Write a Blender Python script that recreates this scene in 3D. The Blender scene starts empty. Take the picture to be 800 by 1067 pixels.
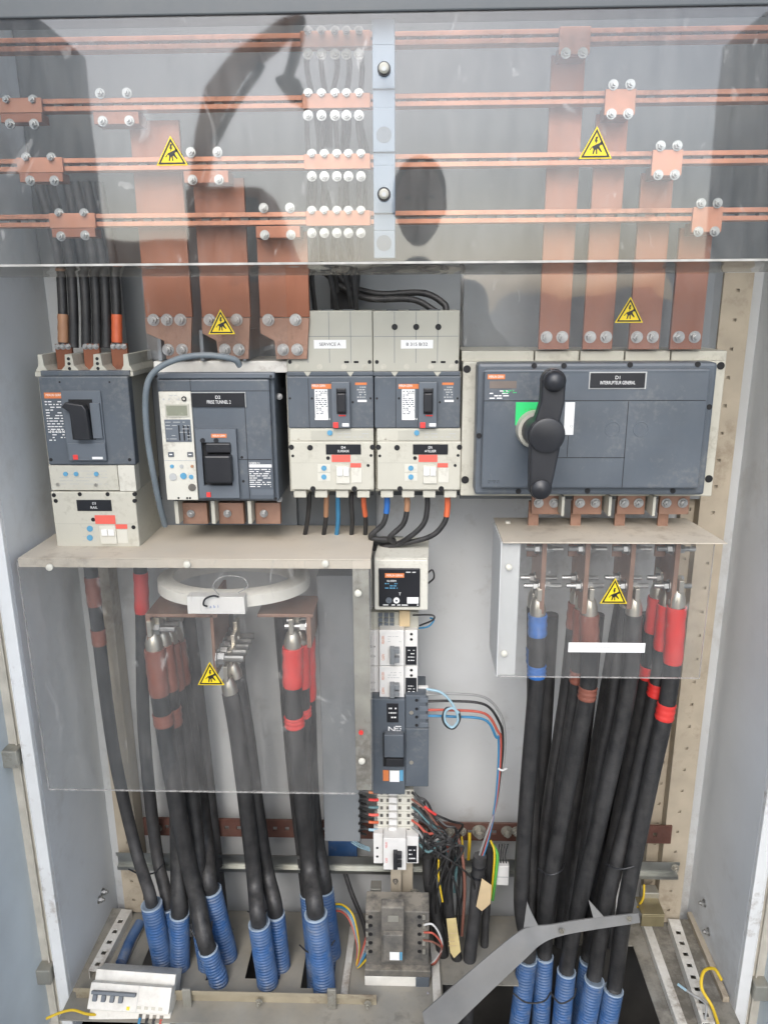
import bpy, math, random
from mathutils import Vector, Matrix
rnd = random.Random(7)
SC = bpy.context.scene
COL = SC.collection
R = math.radians

# ------------------------------------------------------------------ camera
PITCH, YAW, ROLL, F, CAMZ = R(15.4), R(1.9), R(-0.35), 801.0, 1.45
cam_d = bpy.data.cameras.new('camera'); cam = bpy.data.objects.new('camera', cam_d); COL.objects.link(cam)
CAM_M = Matrix.Translation((0, 0, CAMZ)) @ Matrix.Rotation(YAW, 4, 'Z') @ Matrix.Rotation(R(90) - PITCH, 4, 'X') @ Matrix.Rotation(ROLL, 4, 'Z')
cam.matrix_world = CAM_M
cam_d.sensor_fit = 'HORIZONTAL'; cam_d.sensor_width = 36.0; cam_d.lens = 36.0 * F / 800.0
cam_d.clip_start = 0.02; cam_d.clip_end = 3000
SC.camera = cam

# ------------------------------------------------------------------ sky and sun (bright overcast)
SUN_EL, SUN_AZ = 40.0, 186.0            # azimuth measured from +Y towards +X; the sun stands behind the camera
w = bpy.data.worlds.new('World'); SC.world = w; w.use_nodes = True
nt = w.node_tree; nt.nodes.clear()
sky = nt.nodes.new('ShaderNodeTexSky'); sky.sky_type = 'NISHITA'; sky.sun_disc = False
sky.sun_elevation = R(SUN_EL); sky.sun_rotation = R(SUN_AZ); sky.air_density = 1.0; sky.dust_density = 2.2; sky.ozone_density = 2.5
bg = nt.nodes.new('ShaderNodeBackground'); bg.inputs[1].default_value = 0.15
wo = nt.nodes.new('ShaderNodeOutputWorld')
hs = nt.nodes.new('ShaderNodeHueSaturation'); hs.inputs['Saturation'].default_value = .7      # thin high cloud: a paler sky
nt.links.new(sky.outputs[0], hs.inputs['Color']); nt.links.new(hs.outputs[0], bg.inputs[0]); nt.links.new(bg.outputs[0], wo.inputs[0])
sun_d = bpy.data.lights.new('sun', 'SUN'); sun_d.energy = .6; sun_d.angle = R(40); sun_d.color = (1, .985, .96)
sun = bpy.data.objects.new('sun', sun_d); COL.objects.link(sun); sun.location = (0, -3, 6)
sdir = Vector((math.sin(R(SUN_AZ)) * math.cos(R(SUN_EL)), math.cos(R(SUN_AZ)) * math.cos(R(SUN_EL)), math.sin(R(SUN_EL))))
sun.rotation_euler = sdir.to_track_quat('Z', 'Y').to_euler()
SC.view_settings.view_transform = 'Standard'; SC.view_settings.look = 'None'
SC.view_settings.exposure = 1.35; SC.view_settings.gamma = 1.0; SC.view_settings.use_curve_mapping = False
SC.cycles.use_denoising = True
SC.cycles.transparent_max_bounces = 24; SC.cycles.max_bounces = 8; SC.cycles.diffuse_bounces = 5

# ------------------------------------------------------------------ measuring helpers (a photo pixel on a plane at a known depth)
ROT = CAM_M.to_3x3(); ORIG = Vector((0, 0, CAMZ))
def ray(px, py): return ROT @ Vector(((px - 400) / F, -(py - 533.5) / F, -1.0))
def P(px, py, Y):
    d = ray(px, py); return ORIG + d * (Y / d.y)
def G(px, py, z):
    d = ray(px, py); return ORIG + d * ((z - CAMZ) / d.z)
def mpp(px, py, Y): return (Y / ray(px, py).y) / F
def rect(x0, y0, x1, y1, Y):
    xm, ym = (x0 + x1) / 2, (y0 + y1) / 2
    return P(x0, ym, Y).x, P(x1, ym, Y).x, P(xm, y1, Y).z, P(xm, y0, Y).z

# ------------------------------------------------------------------ materials
MATS = {}
def lin(c): return tuple((v / 12.92 if v <= .04045 else ((v + .055) / 1.055) ** 2.4) for v in [q / 255 for q in c])
def mat(name, col, rough=.5, metal=0.0, var=.12, scale=25, bump=.0, dust=0.0, dustcol=(.36, .32, .26), bscale=None, coat=0.0, streak=False, speck=0.0, speckcol=(.12, .10, .08), sscale=45):
    m = bpy.data.materials.new(name); m.use_nodes = True; t = m.node_tree; n = t.nodes; b = n['Principled BSDF']
    tc = n.new('ShaderNodeTexCoord'); no = n.new('ShaderNodeTexNoise'); no.inputs['Scale'].default_value = scale; no.inputs['Detail'].default_value = 6
    vec = tc.outputs['Object']
    if streak:
        mp = n.new('ShaderNodeMapping'); mp.inputs['Scale'].default_value = (1, 1, .12); t.links.new(vec, mp.inputs[0]); vec = mp.outputs[0]
    t.links.new(vec, no.inputs['Vector'])
    rp = n.new('ShaderNodeValToRGB'); e = rp.color_ramp.elements
    e[0].position = .3; e[1].position = .72
    e[0].color = (*[max(0, c * (1 - var)) for c in col], 1); e[1].color = (*[min(1, c * (1 + var)) for c in col], 1)
    t.links.new(no.outputs['Fac'], rp.inputs[0]); out = rp.outputs[0]
    if dust:
        n2 = n.new('ShaderNodeTexNoise'); n2.inputs['Scale'].default_value = scale * .6; n2.inputs['Detail'].default_value = 8; n2.inputs['Roughness'].default_value = .7
        t.links.new(tc.outputs['Object'], n2.inputs['Vector'])
        gm = n.new('ShaderNodeNewGeometry'); sp = n.new('ShaderNodeSeparateXYZ'); t.links.new(gm.outputs['Normal'], sp.inputs[0])
        up = n.new('ShaderNodeMapRange'); up.inputs[1].default_value = -.2; up.inputs[2].default_value = 1; up.inputs[3].default_value = .35; up.inputs[4].default_value = 1.5
        t.links.new(sp.outputs[2], up.inputs[0])
        mr = n.new('ShaderNodeMapRange'); mr.inputs[1].default_value = .38; mr.inputs[2].default_value = .75; mr.inputs[4].default_value = dust
        t.links.new(n2.outputs['Fac'], mr.inputs[0])
        mu = n.new('ShaderNodeMath'); mu.operation = 'MULTIPLY'; mu.use_clamp = True; t.links.new(mr.outputs[0], mu.inputs[0]); t.links.new(up.outputs[0], mu.inputs[1])
        mx = n.new('ShaderNodeMixRGB'); t.links.new(mu.outputs[0], mx.inputs[0]); t.links.new(out, mx.inputs[1]); mx.inputs[2].default_value = (*dustcol, 1); out = mx.outputs[0]
    if speck:       # scuffs and grime spots
        n3 = n.new('ShaderNodeTexNoise'); n3.inputs['Scale'].default_value = sscale; n3.inputs['Detail'].default_value = 9; n3.inputs['Roughness'].default_value = .68
        n4 = n.new('ShaderNodeTexNoise'); n4.inputs['Scale'].default_value = sscale * .09; n4.inputs['Detail'].default_value = 3
        t.links.new(tc.outputs['Object'], n3.inputs['Vector']); t.links.new(tc.outputs['Object'], n4.inputs['Vector'])
        mm = n.new('ShaderNodeMath'); mm.operation = 'MULTIPLY'; t.links.new(n3.outputs['Fac'], mm.inputs[0]); t.links.new(n4.outputs['Fac'], mm.inputs[1])
        m3 = n.new('ShaderNodeMapRange'); m3.inputs[1].default_value = .27; m3.inputs[2].default_value = .40; m3.inputs[4].default_value = speck; t.links.new(mm.outputs[0], m3.inputs[0])
        x3 = n.new('ShaderNodeMixRGB'); t.links.new(m3.outputs[0], x3.inputs[0]); t.links.new(out, x3.inputs[1]); x3.inputs[2].default_value = (*speckcol, 1); out = x3.outputs[0]
    t.links.new(out, b.inputs['Base Color'])
    b.inputs['Metallic'].default_value = metal
    rr = n.new('ShaderNodeMapRange'); rr.inputs[3].default_value = max(.05, rough - .1); rr.inputs[4].default_value = min(1, rough + .12)
    t.links.new(no.outputs['Fac'], rr.inputs[0]); t.links.new(rr.outputs[0], b.inputs['Roughness'])
    if bump:
        nb = n.new('ShaderNodeTexNoise'); nb.inputs['Scale'].default_value = bscale or scale * 4; t.links.new(tc.outputs['Object'], nb.inputs['Vector'])
        bp = n.new('ShaderNodeBump'); bp.inputs['Strength'].default_value = bump; bp.inputs['Distance'].default_value = .002
        t.links.new(nb.outputs['Fac'], bp.inputs['Height']); t.links.new(bp.outputs[0], b.inputs['Normal'])
    MATS[name] = m; return m

def clear_sheet(name, tint=(.975, .98, .975), haze=.05, hazecol=(.82, .80, .76), ior=1.58, wave=.02, wscale=6, scratch=.12):
    m = bpy.data.materials.new(name); m.use_nodes = True; t = m.node_tree; n = t.nodes; n.clear()
    out = n.new('ShaderNodeOutputMaterial'); tr = n.new('ShaderNodeBsdfTransparent'); tr.inputs[0].default_value = (*tint, 1)
    gl = n.new('ShaderNodeBsdfGlossy'); gl.inputs['Roughness'].default_value = .03; fr = n.new('ShaderNodeFresnel'); fr.inputs[0].default_value = ior
    # both skins of a thin sheet reflect like its outside: no total reflection inside 3 mm of plastic
    ge = n.new('ShaderNodeNewGeometry'); io = n.new('ShaderNodeMapRange'); io.inputs[3].default_value = ior; io.inputs[4].default_value = 1 / ior
    t.links.new(ge.outputs['Backfacing'], io.inputs[0]); t.links.new(io.outputs[0], fr.inputs[0])
    df = n.new('ShaderNodeBsdfDiffuse'); df.inputs[0].default_value = (*hazecol, 1)
    tc = n.new('ShaderNodeTexCoord')
    # dust film with rubbed streaks
    mp = n.new('ShaderNodeMapping'); mp.inputs['Scale'].default_value = (11, 11, 2.2); mp.inputs['Rotation'].default_value = (0, R(6), 0); t.links.new(tc.outputs['Object'], mp.inputs[0])
    sn = n.new('ShaderNodeTexNoise'); sn.inputs['Scale'].default_value = 5; sn.inputs['Detail'].default_value = 10; sn.inputs['Roughness'].default_value = .72; t.links.new(mp.outputs[0], sn.inputs['Vector'])
    mr = n.new('ShaderNodeMapRange'); mr.inputs[1].default_value = .36; mr.inputs[2].default_value = .8; mr.inputs[3].default_value = haze * .5; mr.inputs[4].default_value = haze * 3.2
    t.links.new(sn.outputs['Fac'], mr.inputs[0])
    sm = n.new('ShaderNodeMapping'); sm.inputs['Scale'].default_value = (60, 60, 2.2); sm.inputs['Rotation'].default_value = (0, R(-38), 0); t.links.new(tc.outputs['Object'], sm.inputs[0])
    dn = n.new('ShaderNodeTexNoise'); dn.inputs['Scale'].default_value = 2.4; t.links.new(tc.outputs['Object'], dn.inputs['Vector'])
    ad = n.new('ShaderNodeMixRGB'); ad.blend_type = 'ADD'; ad.inputs[0].default_value = 1; vs = n.new('ShaderNodeVectorMath'); vs.operation = 'SCALE'; vs.inputs['Scale'].default_value = 26; t.links.new(dn.outputs['Color'], vs.inputs[0])
    t.links.new(sm.outputs[0], ad.inputs[1]); t.links.new(vs.outputs[0], ad.inputs[2])
    s2 = n.new('ShaderNodeTexNoise'); s2.inputs['Scale'].default_value = 1.0; s2.inputs['Detail'].default_value = 3; t.links.new(ad.outputs[0], s2.inputs['Vector'])
    sr = n.new('ShaderNodeMapRange'); sr.inputs[1].default_value = .66; sr.inputs[2].default_value = .74; sr.inputs[4].default_value = scratch; t.links.new(s2.outputs['Fac'], sr.inputs[0])
    ma = n.new('ShaderNodeMath'); ma.operation = 'ADD'; ma.use_clamp = True; t.links.new(mr.outputs[0], ma.inputs[0]); t.links.new(sr.outputs[0], ma.inputs[1])
    wn = n.new('ShaderNodeTexNoise'); wn.inputs['Scale'].default_value = wscale; t.links.new(tc.outputs['Object'], wn.inputs['Vector'])
    bp = n.new('ShaderNodeBump'); bp.inputs['Strength'].default_value = 1.0; bp.inputs['Distance'].default_value = wave; t.links.new(wn.outputs['Fac'], bp.inputs['Height'])
    t.links.new(bp.outputs[0], gl.inputs['Normal'])
    m1 = n.new('ShaderNodeMixShader'); t.links.new(ma.outputs[0], m1.inputs[0]); t.links.new(tr.outputs[0], m1.inputs[1]); t.links.new(df.outputs[0], m1.inputs[2])
    m2 = n.new('ShaderNodeMixShader'); t.links.new(fr.outputs[0], m2.inputs[0]); t.links.new(m1.outputs[0], m2.inputs[1]); t.links.new(gl.outputs[0], m2.inputs[2])
    t.links.new(m2.outputs[0], out.inputs[0]); MATS[name] = m; return m

mat('wall', (.68, .70, .705), .45, var=.06, scale=4, speck=.25, sscale=26, speckcol=(.36, .33, .29), dust=.35, dustcol=(.40, .38, .34))
mat('back', (.56, .57, .565), .45, var=.10, scale=3.5, speck=.5, sscale=30, speckcol=(.30, .27, .23), dust=.45, dustcol=(.40, .37, .32))
mat('white_paint', (.74, .75, .74), .4, var=.05, scale=8, speck=.7, sscale=60, speckcol=(.28, .23, .18), dust=.4)
mat('seal', (.52, .49, .42), .7, var=.15, scale=30, dust=.6)
mat('door_blue', (.54, .60, .63), .45, var=.06, scale=10, dust=.2)
mat('beige_metal', (.43, .37, .28), .55, speck=.5, sscale=50, speckcol=(.2, .15, .1), var=.12, scale=20, dust=.4)
mat('cover_beige', (.52, .47, .39), .6, speck=.6, speckcol=(.24, .19, .14), sscale=40, var=.08, scale=12, dust=.5, dustcol=(.55, .47, .36))
mat('galv', (.40, .41, .39), .38, 1.0, var=.2, scale=18, dust=.25, dustcol=(.35, .3, .22))
mat('zinc_dusty', (.42, .41, .36), .5, .7, speck=.6, sscale=70, speckcol=(.14, .11, .08), var=.2, scale=20, dust=.6)
mat('plate_grey', (.20, .215, .225), .5, .2, var=.08, scale=8, dust=.2)
mat('dark_plate', (.075, .085, .09), .5, var=.1, scale=8, dust=.2)
mat('sheet_steel', (.21, .21, .205), .55, .35, var=.14, scale=14, dust=.25, streak=False)
mat('floor_dust', (.25, .24, .21), .75, .0, speck=.7, sscale=30, speckcol=(.09, .08, .065), var=.2, scale=14, bump=.25, dust=.5, dustcol=(.34, .30, .23))
mat('slate', (.082, .098, .116), .42, speck=.45, sscale=90, speckcol=(.2, .2, .19), var=.12, scale=12, bump=.06, bscale=900, dust=.3, dustcol=(.22, .21, .19))
mat('slate_light', (.112, .13, .15), .42, var=.08, scale=12, dust=.14, dustcol=(.22, .21, .19))
mat('cream', (.50, .485, .41), .5, speck=.35, sscale=120, speckcol=(.2, .17, .12), var=.06, scale=14, dust=.3, dustcol=(.40, .36, .28))
mat('cream_pale', (.60, .585, .51), .5, speck=.4, sscale=120, speckcol=(.22, .19, .14), var=.05, scale=14, dust=.25, dustcol=(.42, .38, .3))
mat('grey_case', (.43, .42, .355), .5, var=.06, scale=14, dust=.3, dustcol=(.38, .34, .27))
mat('white_plastic', (.70, .69, .66), .42, var=.05, scale=20, dust=.3)
mat('dirty_white', (.72, .70, .64), .5, speck=.7, sscale=60, speckcol=(.22, .17, .12), var=.1, scale=30, dust=.55)
mat('dusty_black', (.07, .068, .064), .65, var=.25, scale=30, dust=1.3, dustcol=(.30, .27, .22))
mat('black_plastic', (.014, .015, .018), .38, var=.15, scale=20, dust=.12, dustcol=(.16, .15, .14))
mat('black_hole', (.006, .006, .007), .6, var=.1)
mat('label_black', (.012, .013, .016), .35, var=.1)
mat('print_white', (.78, .78, .76), .5, var=.04)
mat('print_grey', (.42, .43, .42), .5, var=.04)
mat('copper', (.52, .24, .15), .55, .85, var=.28, scale=18, speck=.6, sscale=50, speckcol=(.16, .07, .045), dust=.3, dustcol=(.36, .2, .14))
mat('copper_old', (.32, .13, .078), .52, .7, var=.38, scale=9, speck=.75, sscale=34, speckcol=(.13, .06, .045), streak=True, dust=.4, dustcol=(.30, .17, .12))
mat('copper_dull', (.33, .19, .135), .5, .6, speck=.6, sscale=60, speckcol=(.12, .07, .05), var=.2, scale=22, dust=.45, dustcol=(.36, .29, .23))
mat('steel', (.42, .42, .41), .38, 1.0, var=.25, scale=60)
mat('tinned', (.58, .54, .46), .35, .9, var=.12, scale=30)
mat('brass', (.36, .31, .18), .4, .8, var=.15, scale=30, dust=.4)
mat('rubber', (.018, .018, .0185), .5, var=.6, scale=60, bump=.25, dust=.75, dustcol=(.085, .08, .075), streak=True)
mat('rubber_grey', (.03, .03, .031), .6, var=.3, scale=40, bump=.1, dust=.4, dustcol=(.14, .13, .12))
mat('tape_red', (.62, .035, .03), .35, var=.08, scale=40, dust=.1)
mat('tape_brown', (.22, .075, .05), .42, var=.12, scale=40, dust=.25, dustcol=(.3, .2, .16))
mat('tape_blue', (.02, .13, .42), .38, var=.1, scale=40, dust=.1)
mat('tape_orange', (.62, .13, .05), .45, var=.1, scale=40)
mat('tape_tan', (.38, .20, .11), .5, var=.1, scale=40)
mat('blue_conduit', (.024, .088, .235), .42, var=.25, scale=24, dust=.6, dustcol=(.20, .24, .29), speck=.6, sscale=60, speckcol=(.25, .23, .2))
mat('rim_pale', (.35, .43, .52), .5, var=.1)
mat('grey_hose', (.13, .16, .18), .5, var=.1, scale=30, dust=.2)
mat('orange', (.62, .19, .06), .5, var=.06)
mat('red', (.66, .05, .045), .45, var=.06)
mat('salmon', (.70, .12, .09), .5, var=.06)
mat('green', (.03, .56, .16), .5, var=.04)
mat('dial_blue', (.10, .30, .46), .4, var=.1)
mat('sign_yellow', (.78, .58, .015), .4, var=.05, scale=30)
mat('tag_paper', (.60, .46, .27), .7, var=.08, scale=30)
mat('lcd', (.23, .24, .18), .25, var=.08)
mat('wire_grey', (.27, .27, .26), .5, var=.1)
mat('wire_brown', (.20, .085, .06), .5, var=.1)
mat('wire_red', (.45, .09, .06), .5, var=.1)
mat('wire_blue', (.04, .20, .36), .5, var=.1)
mat('wire_teal', (.10, .19, .20), .5, var=.1)
mat('wire_lightblue', (.30, .45, .52), .5, var=.1)
mat('wire_yellow', (.62, .42, .02), .5, var=.1)
mat('wire_green', (.09, .36, .06), .5, var=.1)
mat('wire_white', (.6, .6, .58), .5, var=.1)
mat('beige_ring', (.74, .72, .65), .5, var=.06, scale=20, dust=.3)
mat('concrete', (.30, .29, .27), .85, var=.15, scale=3, bump=.3)
mat('pit', (.05, .047, .042), .9, var=.3, scale=12, bump=.3)
mat('lilac', (.42, .40, .46), .6, var=.1)
mat('rail_tan', (.40, .35, .25), .5, .35, speck=.7, sscale=50, speckcol=(.15, .11, .08), var=.15, scale=20, dust=.5)
clear_sheet('sheet_edge', (.8, .8, .8), haze=.18)
clear_sheet('polycarbonate', haze=.016, wave=.0016, wscale=3)
clear_sheet('acrylic', (.98, .98, .975), haze=.017, wave=.002, wscale=3)
clear_sheet('thin_acrylic', (.98, .98, .98), haze=.012, wave=.002)

# ------------------------------------------------------------------ object helpers
ORG = {}
def props(o, label, cat, group=None):
    o['label'] = label; o['category'] = cat
    if group: o['group'] = group
    return o
def root(name, label, cat, loc, group=None):
    o = bpy.data.objects.new(name, None); COL.objects.link(o); o.empty_display_size = .02
    o.location = loc; ORG[o.name] = Vector(loc); return props(o, label, cat, group)
def org(parent): return ORG[parent.name] if parent else Vector()

class MB:
    def __init__(s): s.v = []; s.f = []
    def box(s, x0, x1, y0, y1, z0, z1):
        i = len(s.v); s.v += [(x0, y0, z0), (x1, y0, z0), (x1, y1, z0), (x0, y1, z0), (x0, y0, z1), (x1, y0, z1), (x1, y1, z1), (x0, y1, z1)]
        s.f += [(i, i+3, i+2, i+1), (i+4, i+5, i+6, i+7), (i, i+1, i+5, i+4), (i+1, i+2, i+6, i+5), (i+2, i+3, i+7, i+6), (i+3, i, i+4, i+7)]; return s
    def pbox(s, x0, y0, x1, y1, Yf, Yb):
        a, b, c, d = rect(x0, y0, x1, y1, Yf); return s.box(a, b, Yf, Yb, c, d)
    def sheet(s, x0, x1, y0, y1, z0, z1):
        i = len(s.v); s.v += [(x0, y0, z0), (x1, y0, z0), (x1, y0, z1), (x0, y0, z1), (x0, y1, z0), (x0, y1, z1), (x1, y1, z1), (x1, y1, z0)]
        s.f += [(i, i+1, i+2, i+3), (i+4, i+5, i+6, i+7)]; return s
    def prism(s, pts, y0, y1):      # polygon in xz, anticlockwise seen from the front, pushed back from y0 to y1
        i = len(s.v); n = len(pts)
        s.v += [(x, y0, z) for x, z in pts] + [(x, y1, z) for x, z in pts]
        s.f.append(tuple(range(i, i+n))); s.f.append(tuple(range(i+2*n-1, i+n-1, -1)))
        for k in range(n): j = (k+1) % n; s.f.append((i+j, i+k, i+n+k, i+n+j))
        return s
    def extrude(s, pts, off):       # polygon of 3-D points pushed along a vector
        i = len(s.v); n = len(pts); o = Vector(off)
        s.v += [tuple(p) for p in pts] + [tuple(Vector(p) + o) for p in pts]
        s.f.append(tuple(range(i, i+n))); s.f.append(tuple(range(i+2*n-1, i+n-1, -1)))
        for k in range(n): j = (k+1) % n; s.f.append((i+j, i+k, i+n+k, i+n+j))
        return s
    def tube(s, pts, r, n=10, caps=True):
        pts = [Vector(p) for p in pts]; m = len(pts); rs = r if isinstance(r, (list, tuple)) else [r] * m
        i0 = len(s.v); up = None
        for k, p in enumerate(pts):
            t = (pts[min(k+1, m-1)] - pts[max(k-1, 0)])
            t = t.normalized() if t.length > 1e-9 else Vector((0, 0, 1))
            if up is None: up = t.orthogonal().normalized()
            up = (up - t * up.dot(t)); up = up.normalized() if up.length > 1e-6 else t.orthogonal().normalized()
            bi = t.cross(up)
            for a in range(n):
                an = 2 * math.pi * a / n; s.v.append(tuple(p + (up * math.cos(an) + bi * math.sin(an)) * rs[k]))
        for k in range(m-1):
            for a in range(n):
                b = (a+1) % n; s.f.append((i0+k*n+a, i0+k*n+b, i0+(k+1)*n+b, i0+(k+1)*n+a))
        if caps:
            s.f.append(tuple(i0+a for a in range(n-1, -1, -1))); s.f.append(tuple(i0+(m-1)*n+a for a in range(n)))
        return s
    def cyl(s, p0, p1, r, n=16, r2=None): return s.tube([p0, p1], [r, r if r2 is None else r2], n)
    def disc(s, px, py, rpx, Yf, t, n=16):
        c = P(px, py, Yf); r = rpx * mpp(px, py, Yf); return s.tube([c, c + Vector((0, t, 0))], r, n)
    def build(s, name, m, parent=None, bev=0, smooth=False, seg=2):
        me = bpy.data.meshes.new(name); o = org(parent)
        me.from_pydata([tuple(Vector(v) - o) for v in s.v], [], s.f); me.update()
        me.materials.append(MATS[m] if isinstance(m, str) else m)
        if smooth:
            me.polygons.foreach_set('use_smooth', [True] * len(me.polygons))
            me.set_sharp_from_angle(angle=R(40))
        ob = bpy.data.objects.new(name, me); COL.objects.link(ob)
        if parent: ob.parent = parent
        ORG[ob.name] = o
        if bev:
            b = ob.modifiers.new('bevel', 'BEVEL'); b.width = bev; b.segments = seg; b.limit_method = 'ANGLE'; b.angle_limit = R(40)
        return ob
def single(mb, name, m, label, cat, group=None, loc=None, **k):     # a thing that is one mesh, its origin at its base
    loc = loc or (sum(v[0] for v in mb.v) / len(mb.v), sum(v[1] for v in mb.v) / len(mb.v), min(v[2] for v in mb.v))
    mb.v = [tuple(Vector(v) - Vector(loc)) for v in mb.v]
    o = mb.build(name, m, None, **k); o.location = loc; ORG[o.name] = Vector(loc); return props(o, label, cat, group)
def pb(name, m, parent, x0, y0, x1, y1, Yf, Yb, bev=.0008): return MB().pbox(x0, y0, x1, y1, Yf, Yb).build(name, m, parent, bev)
def spline(pts, n=10):
    pts = [Vector(p) for p in pts]; out = []
    q = [pts[0] * 2 - pts[1]] + pts + [pts[-1] * 2 - pts[-2]]
    for k in range(1, len(q) - 2):
        a, b, c, d = q[k-1:k+3]
        for j in range(n):
            t = j / n; out.append(.5 * ((2*b) + (c-a)*t + (2*a-5*b+4*c-d)*t*t + (3*b-a-3*c+d)*t*t*t))
    return out + [pts[-1]]
def PP(lst): return [P(*p) for p in lst]

BOLT = {}
def bolt_mesh(r, m, long=0):
    k = (round(r, 4), m, long)
    if k not in BOLT:
        b = MB(); b.cyl((0, 0, 0), (0, -.0018, 0), r * 1.4, 14); b.cyl((0, -.0022, 0), (0, -.0022 - r * 1.0, 0), r, 6)
        b.cyl((0, -r - .002, 0), (0, -r * 1.6 - .003 - long, 0), r * .55, 10)
        me = bpy.data.meshes.new('bolt'); me.from_pydata(b.v, [], b.f); me.materials.append(MATS[m]); BOLT[k] = me
    return BOLT[k]
def bolt(parent, pos, r=.008, axis='front', m='steel', long=0, name='bolt'):
    o = bpy.data.objects.new(name, bolt_mesh(r, m, long)); COL.objects.link(o); o.parent = parent; o.location = Vector(pos) - org(parent)
    o.rotation_euler = {'front': (0, rnd.random(), 0), 'right': (0, 0, R(90)), 'left': (0, 0, R(-90)), 'down': (R(90), 0, 0), 'up': (R(-90), 0, 0)}[axis]
    return o
def text(parent, s, px, py, Y, hpx, m='print_white', wpx=None, name='lettering', rot=0):
    cu = bpy.data.curves.new('lettering', 'FONT'); cu.body = s; cu.align_x = 'CENTER'; cu.align_y = 'CENTER'; cu.size = 1; cu.extrude = .0
    to = bpy.data.objects.new('tmp', cu); me = bpy.data.meshes.new_from_object(to); bpy.data.objects.remove(to)
    xs = [v.co.x for v in me.vertices]; ys = [v.co.y for v in me.vertices]
    sc = mpp(px, py, Y); sy = hpx * sc / max(1e-6, max(ys) - min(ys)); sx = (wpx * sc / (max(xs) - min(xs))) if wpx else sy
    cx, cy = (max(xs) + min(xs)) / 2, (max(ys) + min(ys)) / 2
    c = P(px, py, Y) - org(parent)
    for v in me.vertices:
        a, b = (v.co.x - cx) * sx, (v.co.y - cy) * sy
        if rot: a, b = (-b, a) if rot > 0 else (b, -a)
        v.co = (c.x + a, c.y, c.z + b)
    me.materials.append(MATS[m]); o = bpy.data.objects.new(name, me); COL.objects.link(o); o.parent = parent; ORG[o.name] = org(parent); return o
def fine_print(parent, x0, y0, x1, y1, Y, rows, m='print_white', th=.45, seed=1, cols=1):
    rr = random.Random(seed); b = MB(); a0, a1, c0, c1 = rect(x0, y0, x1, y1, Y); h = (c1 - c0) / rows
    for k in range(rows):
        z = c1 - (k + .5) * h; x = a0
        while x < a1:
            wd = (a1 - a0) * rr.uniform(.08, .3); xe = min(a1, x + wd)
            if rr.random() < .8: b.box(x, xe, Y - .0003, Y, z - h * th / 2, z + h * th / 2)
            x = xe + (a1 - a0) * rr.uniform(.03, .12)
    return b.build('fine_print', m, parent)
def grid_plate(u0, u1, w0, w1, holes, place):
    """cells of a rectangle minus rectangular holes; place(u0,u1,w0,w1) adds one cell"""
    us = sorted({u0, u1, *[h[0] for h in holes], *[h[1] for h in holes]}); ws = sorted({w0, w1, *[h[2] for h in holes], *[h[3] for h in holes]})
    us = [u for u in us if u0 <= u <= u1]; ws = [q for q in ws if w0 <= q <= w1]
    for i in range(len(us)-1):
        for j in range(len(ws)-1):
            cu, cw = (us[i]+us[i+1])/2, (ws[j]+ws[j+1])/2
            if not any(h[0] < cu < h[1] and h[2] < cw < h[3] for h in holes): place(us[i], us[i+1], ws[j], ws[j+1])
def warning(parent, cx, top, bot, wpx, Y):
    """yellow electric-shock triangle: sheet, black border, falling figure"""
    c = P(cx, bot, Y); s = wpx * mpp(cx, bot, Y); h = P(cx, top, Y).z - c.z; x = c.x; z = c.z
    def tri(k):  # k = inset
        return [(x - s/2 + k*1.7, z + k), (x + s/2 - k*1.7, z + k), (x, z + h - k*2.0)]
    sg = MB().prism(tri(0), Y, Y + .0006).build('warning_sign', 'sign_yellow', parent)
    o, i_ = tri(s * .035), tri(s * .085); b = MB()
    for k in range(3):
        j = (k+1) % 3; b.prism([o[k], o[j], i_[j], i_[k]], Y - .0005, Y)
    b.build('border', 'label_black', sg)
    q = lambda pts: [(x + a * s, z + b_ * s) for a, b_ in pts]
    f = MB(); f.prism(q([(-.02, .62), (.05, .62), (.01, .52), (.05, .52), (-.03, .40), (-.01, .48), (-.05, .48)]), Y - .0005, Y)
    f.prism(q([(-.12, .34), (.0, .40), (.10, .44), (.13, .38), (.05, .28), (-.02, .25), (-.08, .28)]), Y - .0005, Y)
    f.prism(q([(.04, .30), (.10, .34), (.19, .20), (.16, .18)]), Y - .0005, Y)
    f.prism(q([(-.07, .28), (-.02, .26), (-.06, .13), (-.10, .13)]), Y - .0005, Y)
    f.prism(q([(.0, .27), (.04, .28), (.05, .13), (.01, .13)]), Y - .0005, Y)
    f.prism(q([(-.12, .34), (-.07, .38), (-.17, .24), (-.20, .25)]), Y - .0005, Y)
    f.cyl((x + .15*s, Y - .0005, z + .43*s), (x + .15*s, Y, z + .43*s), .045*s, 12)
    f.build('pictogram', 'label_black', sg); return sg
def hole(parent, px, py, r, Y, name='screw_recess', m='black_hole'): return MB().disc(px, py, r, Y - .0006, .003, 14).build(name, m, parent)
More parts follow.
